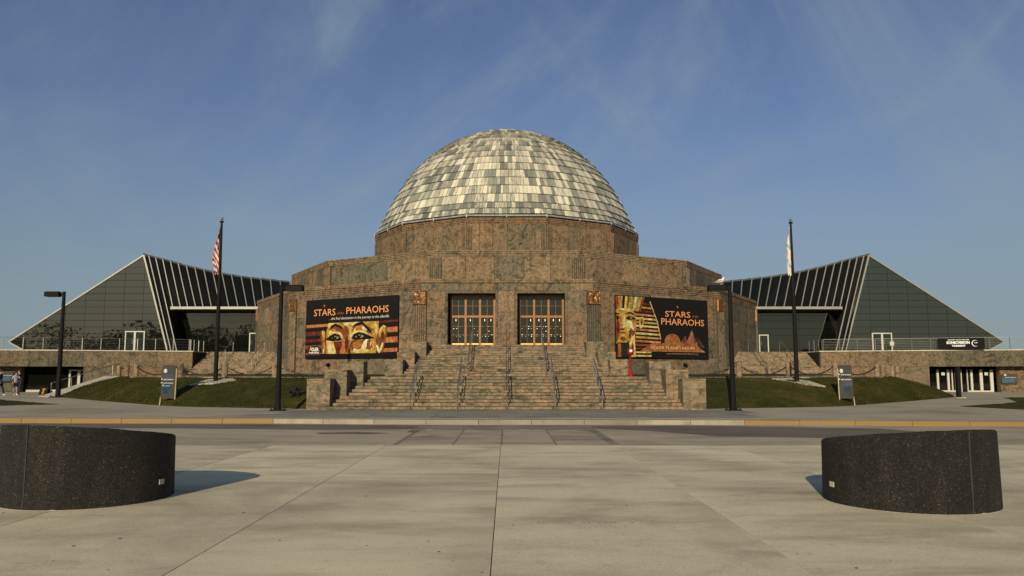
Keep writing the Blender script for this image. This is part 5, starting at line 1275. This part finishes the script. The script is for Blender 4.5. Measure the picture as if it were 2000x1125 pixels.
# ================================================================== PEOPLE
def skin_mesh(name, chain_, mat, parent, M, sub=2, root_i=0):
    # chain_: {verts:[(x,y,z,r)], edges:[(i,j)]}
    me = bpy.data.meshes.new(name); me.from_pydata([v[:3] for v in chain_[0]], chain_[1], []); me.materials.append(mat)
    o = put(bpy.data.objects.new(name, me), parent, M); md = o.modifiers.new("skin", 'SKIN'); md.use_smooth_shade = True
    sv = me.skin_vertices[0].data if me.skin_vertices else None
    if sv is None:
        bpy.context.view_layer.objects.active = o; me.skin_vertices  # created by the modifier
    for i, v in enumerate(chain_[0]):
        r_ = v[3]; me.skin_vertices[0].data[i].radius = (r_, (v[4] if len(v) > 4 else r_)); me.skin_vertices[0].data[i].use_root = (i == root_i)
    sb = o.modifiers.new("sub", 'SUBSURF'); sb.levels = sub; sb.render_levels = sub
    dg = bpy.context.evaluated_depsgraph_get(); m2 = bpy.data.meshes.new_from_object(o.evaluated_get(dg)); m2.name = name
    o.modifiers.clear(); o.data = m2
    if not m2.materials: m2.materials.append(mat)
    return o
def person(x_, y_, z_, rz, h, label, top_m, leg_m, shorts, arm_pose, stride):
    s_ = h / 1.75; M = Matrix.Translation((x_, y_, z_)) @ Matrix.Rotation(rz, 4, 'Z') @ Matrix.Scale(s_, 4)
    r_ = empty("person", (x_, y_, z_)); tag(r_, label, "person")
    hL, hR = .09, -.09; f1, f2 = stride, -stride
    V = [(0, 0, .95, .13, .10), (0, 0, 1.15, .125, .095), (0, 0, 1.36, .15, .10), (0, 0, 1.47, .06), (0, -.01, 1.54, .055), (0, -.02, 1.62, .095, .105), (0, -.01, 1.71, .08, .09),
         (hL, 0, .90, .085), (hL + .01, -f1 * .5 - .02, .49, .057), (hL + .01, -f1, .08, .038), (hL + .015, -f1 - .13, .035, .033),
         (hR, 0, .90, .085), (hR - .01, -f2 * .5 - .02, .49, .057), (hR - .01, -f2, .08, .038), (hR - .015, -f2 - .13, .035, .033)]
    E = [(0, 1), (1, 2), (2, 3), (3, 4), (4, 5), (5, 6), (0, 7), (7, 8), (8, 9), (9, 10), (0, 11), (11, 12), (12, 13), (13, 14)]
    arms = []
    for sd, (e, hnd) in ((1, arm_pose[0]), (-1, arm_pose[1])):
        i = len(V); V += [(sd * .19, 0, 1.40, .05), (sd * e[0], e[1], e[2], .04), (sd * hnd[0], hnd[1], hnd[2], .028), (sd * hnd[0] * .98, hnd[1] - .07, hnd[2] - .04, .03, .018)]; E += [(2, i), (i, i + 1), (i + 1, i + 2), (i + 2, i + 3)]; arms.append(i)
        b = i + 3
        for k_, (dx_, ln) in enumerate(((-.026, .05), (-.009, .062), (.009, .058), (.026, .045))):
            j = len(V); px_, py_, pz_ = V[b][:3]; V += [(px_ + dx_, py_ - ln * .6, pz_ - ln * .5, .008), (px_ + dx_, py_ - ln * .7, pz_ - ln, .007)]; E += [(b, j), (j, j + 1)]
    body = skin_mesh("body", (V, E), M_skin, r_, M, 1)
    # face and hair
    mm = MB(); mm.tube([(0, -.125, 1.60), (0, -.145, 1.585)], [.012, .018], 6); mm.obj("nose", M_skin, body, M)
    mm = MB()
    for e in (-.035, .035): mm.lathe([(0, -.01), (.011, 0), (0, .01)], 8, (e, -.118, 1.635))
    mm.obj("eyes", M_black, body, M)
    mm = MB(); mm.lathe([(.098, 1.60), (.112, 1.66), (.106, 1.72), (.075, 1.775), (.0, 1.79)], 14, (0, .018, 0)); mm.obj("hair", M_hair, body, M, smooth=True)
    # clothes
    SV = [(0, 0, .93, .15, .115), (0, 0, 1.15, .145, .112), (0, 0, 1.34, .17, .118), (0, 0, 1.44, .09)]; SE = [(0, 1), (1, 2), (2, 3)]
    for i in arms:
        a, b = V[i], V[i + 1]; k_ = len(SV); SV += [(a[0], a[1], a[2], .068), ((a[0] + b[0]) / 2, (a[1] + b[1]) / 2, (a[2] + b[2]) / 2, .060), (b[0], b[1], b[2], .055)]; SE += [(2, k_), (k_, k_ + 1), (k_ + 1, k_ + 2)]
    skin_mesh("shirt", (SV, SE), top_m, r_, M, 1)
    LV = [(0, 0, .97, .145, .112)]; LE = []
    for c_ in (7, 11):
        a, b, c2 = V[c_], V[c_ + 1], V[c_ + 2]; k_ = len(LV)
        LV += [(a[0], a[1], a[2] - .02, .105), (b[0], b[1], b[2] + (.08 if shorts else 0), .085 if shorts else .075)]; LE += [(0, k_), (k_, k_ + 1)]
        if not shorts: LV += [(c2[0], c2[1], c2[2] + .03, .06)]; LE += [(k_ + 1, k_ + 2)]
    skin_mesh("shorts" if shorts else "trousers", (LV, LE), leg_m, r_, M, 1)
    for c_ in (9, 13):
        a, b = V[c_], V[c_ + 1]; mm = MB(); mm.tube([(a[0], a[1] + .06, .045), (a[0], a[1], .05), (b[0], b[1] - .03, .035)], [.04, .05, .035], 8); mm.obj("shoe", M_shoe, r_, M, smooth=True)
dn_ = ((.24, .05, 1.14), (.23, -.04, .90)); up_ = ((.26, -.12, 1.22), (.10, -.28, 1.38))
pz = zg(0, 57)
person(unp(29, 770, 56).x, 56, zg(0, 56), R(60), 1.62, "shorter person in a light blue top and dark shorts beside the left lamp", M_shirtb, M_navy, True, (up_, dn_), .05)
person(unp(36, 770, 56.5).x, 56.5, zg(0, 56.5), R(-40), 1.75, "taller person in a dark jacket and faded jeans next to the blue top", M_shirtd, M_jeans, False, (dn_, up_), .08)
person(unp(-1, 772, 55).x, 55, zg(0, 55), R(100), 1.78, "person in dark clothes cut off by the left frame edge, walking", M_navy, M_navy, False, (dn_, dn_), .22)

# ================================================================== woods behind the viewer (seen mirrored in the glass)
mm = MB()
for i in range(150):
    x_ = random.uniform(-210, 190); y_ = random.uniform(-112, -80); h = random.uniform(9, 13) + (8 if -170 < x_ < -70 else 0) * random.random() - (3 if x_ > 20 else 0)
    mm.tube([(x_, y_, 0), (x_, y_, h * .5)], [.3, .15], 6)
    cr_ = h * .36
    for k_ in range(420):
        u = random.uniform(-1, 1); a = random.random() * 6.28; rr = (random.random() ** .4) * cr_ * random.uniform(.75, 1.1); q = math.sqrt(1 - u * u)
        c_ = Vector((x_ + rr * q * math.cos(a), y_ + rr * q * math.sin(a), h * .62 + rr * u * 1.0)); s2 = random.uniform(.22, .5)
        d1 = Vector((random.uniform(-1, 1), random.uniform(-1, 1), random.uniform(-1, 1))).normalized() * s2; d2 = d1.cross(Vector((random.uniform(-1, 1), random.uniform(-1, 1), .3))).normalized() * s2
        mm.face([c_ - d1, c_ + d2, c_ + d1, c_ - d2])
for i in range(14000):
    x_ = random.uniform(-230, 210); h = 5.5 + 2.5 * noise.noise(Vector((x_ * .05, 0, 0))); c_ = Vector((x_, random.uniform(-84, -78), random.random() * h)); s2 = random.uniform(.5, 1.1)
    d1 = Vector((random.uniform(-1, 1), random.uniform(-.3, .3), random.uniform(-1, 1))).normalized() * s2; d2 = d1.cross(Vector((0, 1, .2))).normalized() * s2; mm.face([c_ - d1, c_ + d2, c_ + d1, c_ - d2])
tag(mm.obj("woodland", plain("dark_foliage", (.05, .06, .025), .8)), "dark belt of trees across the park, mirrored in the pavilion glass", "woodland", kind="stuff")
print("objects", len(bpy.data.objects))
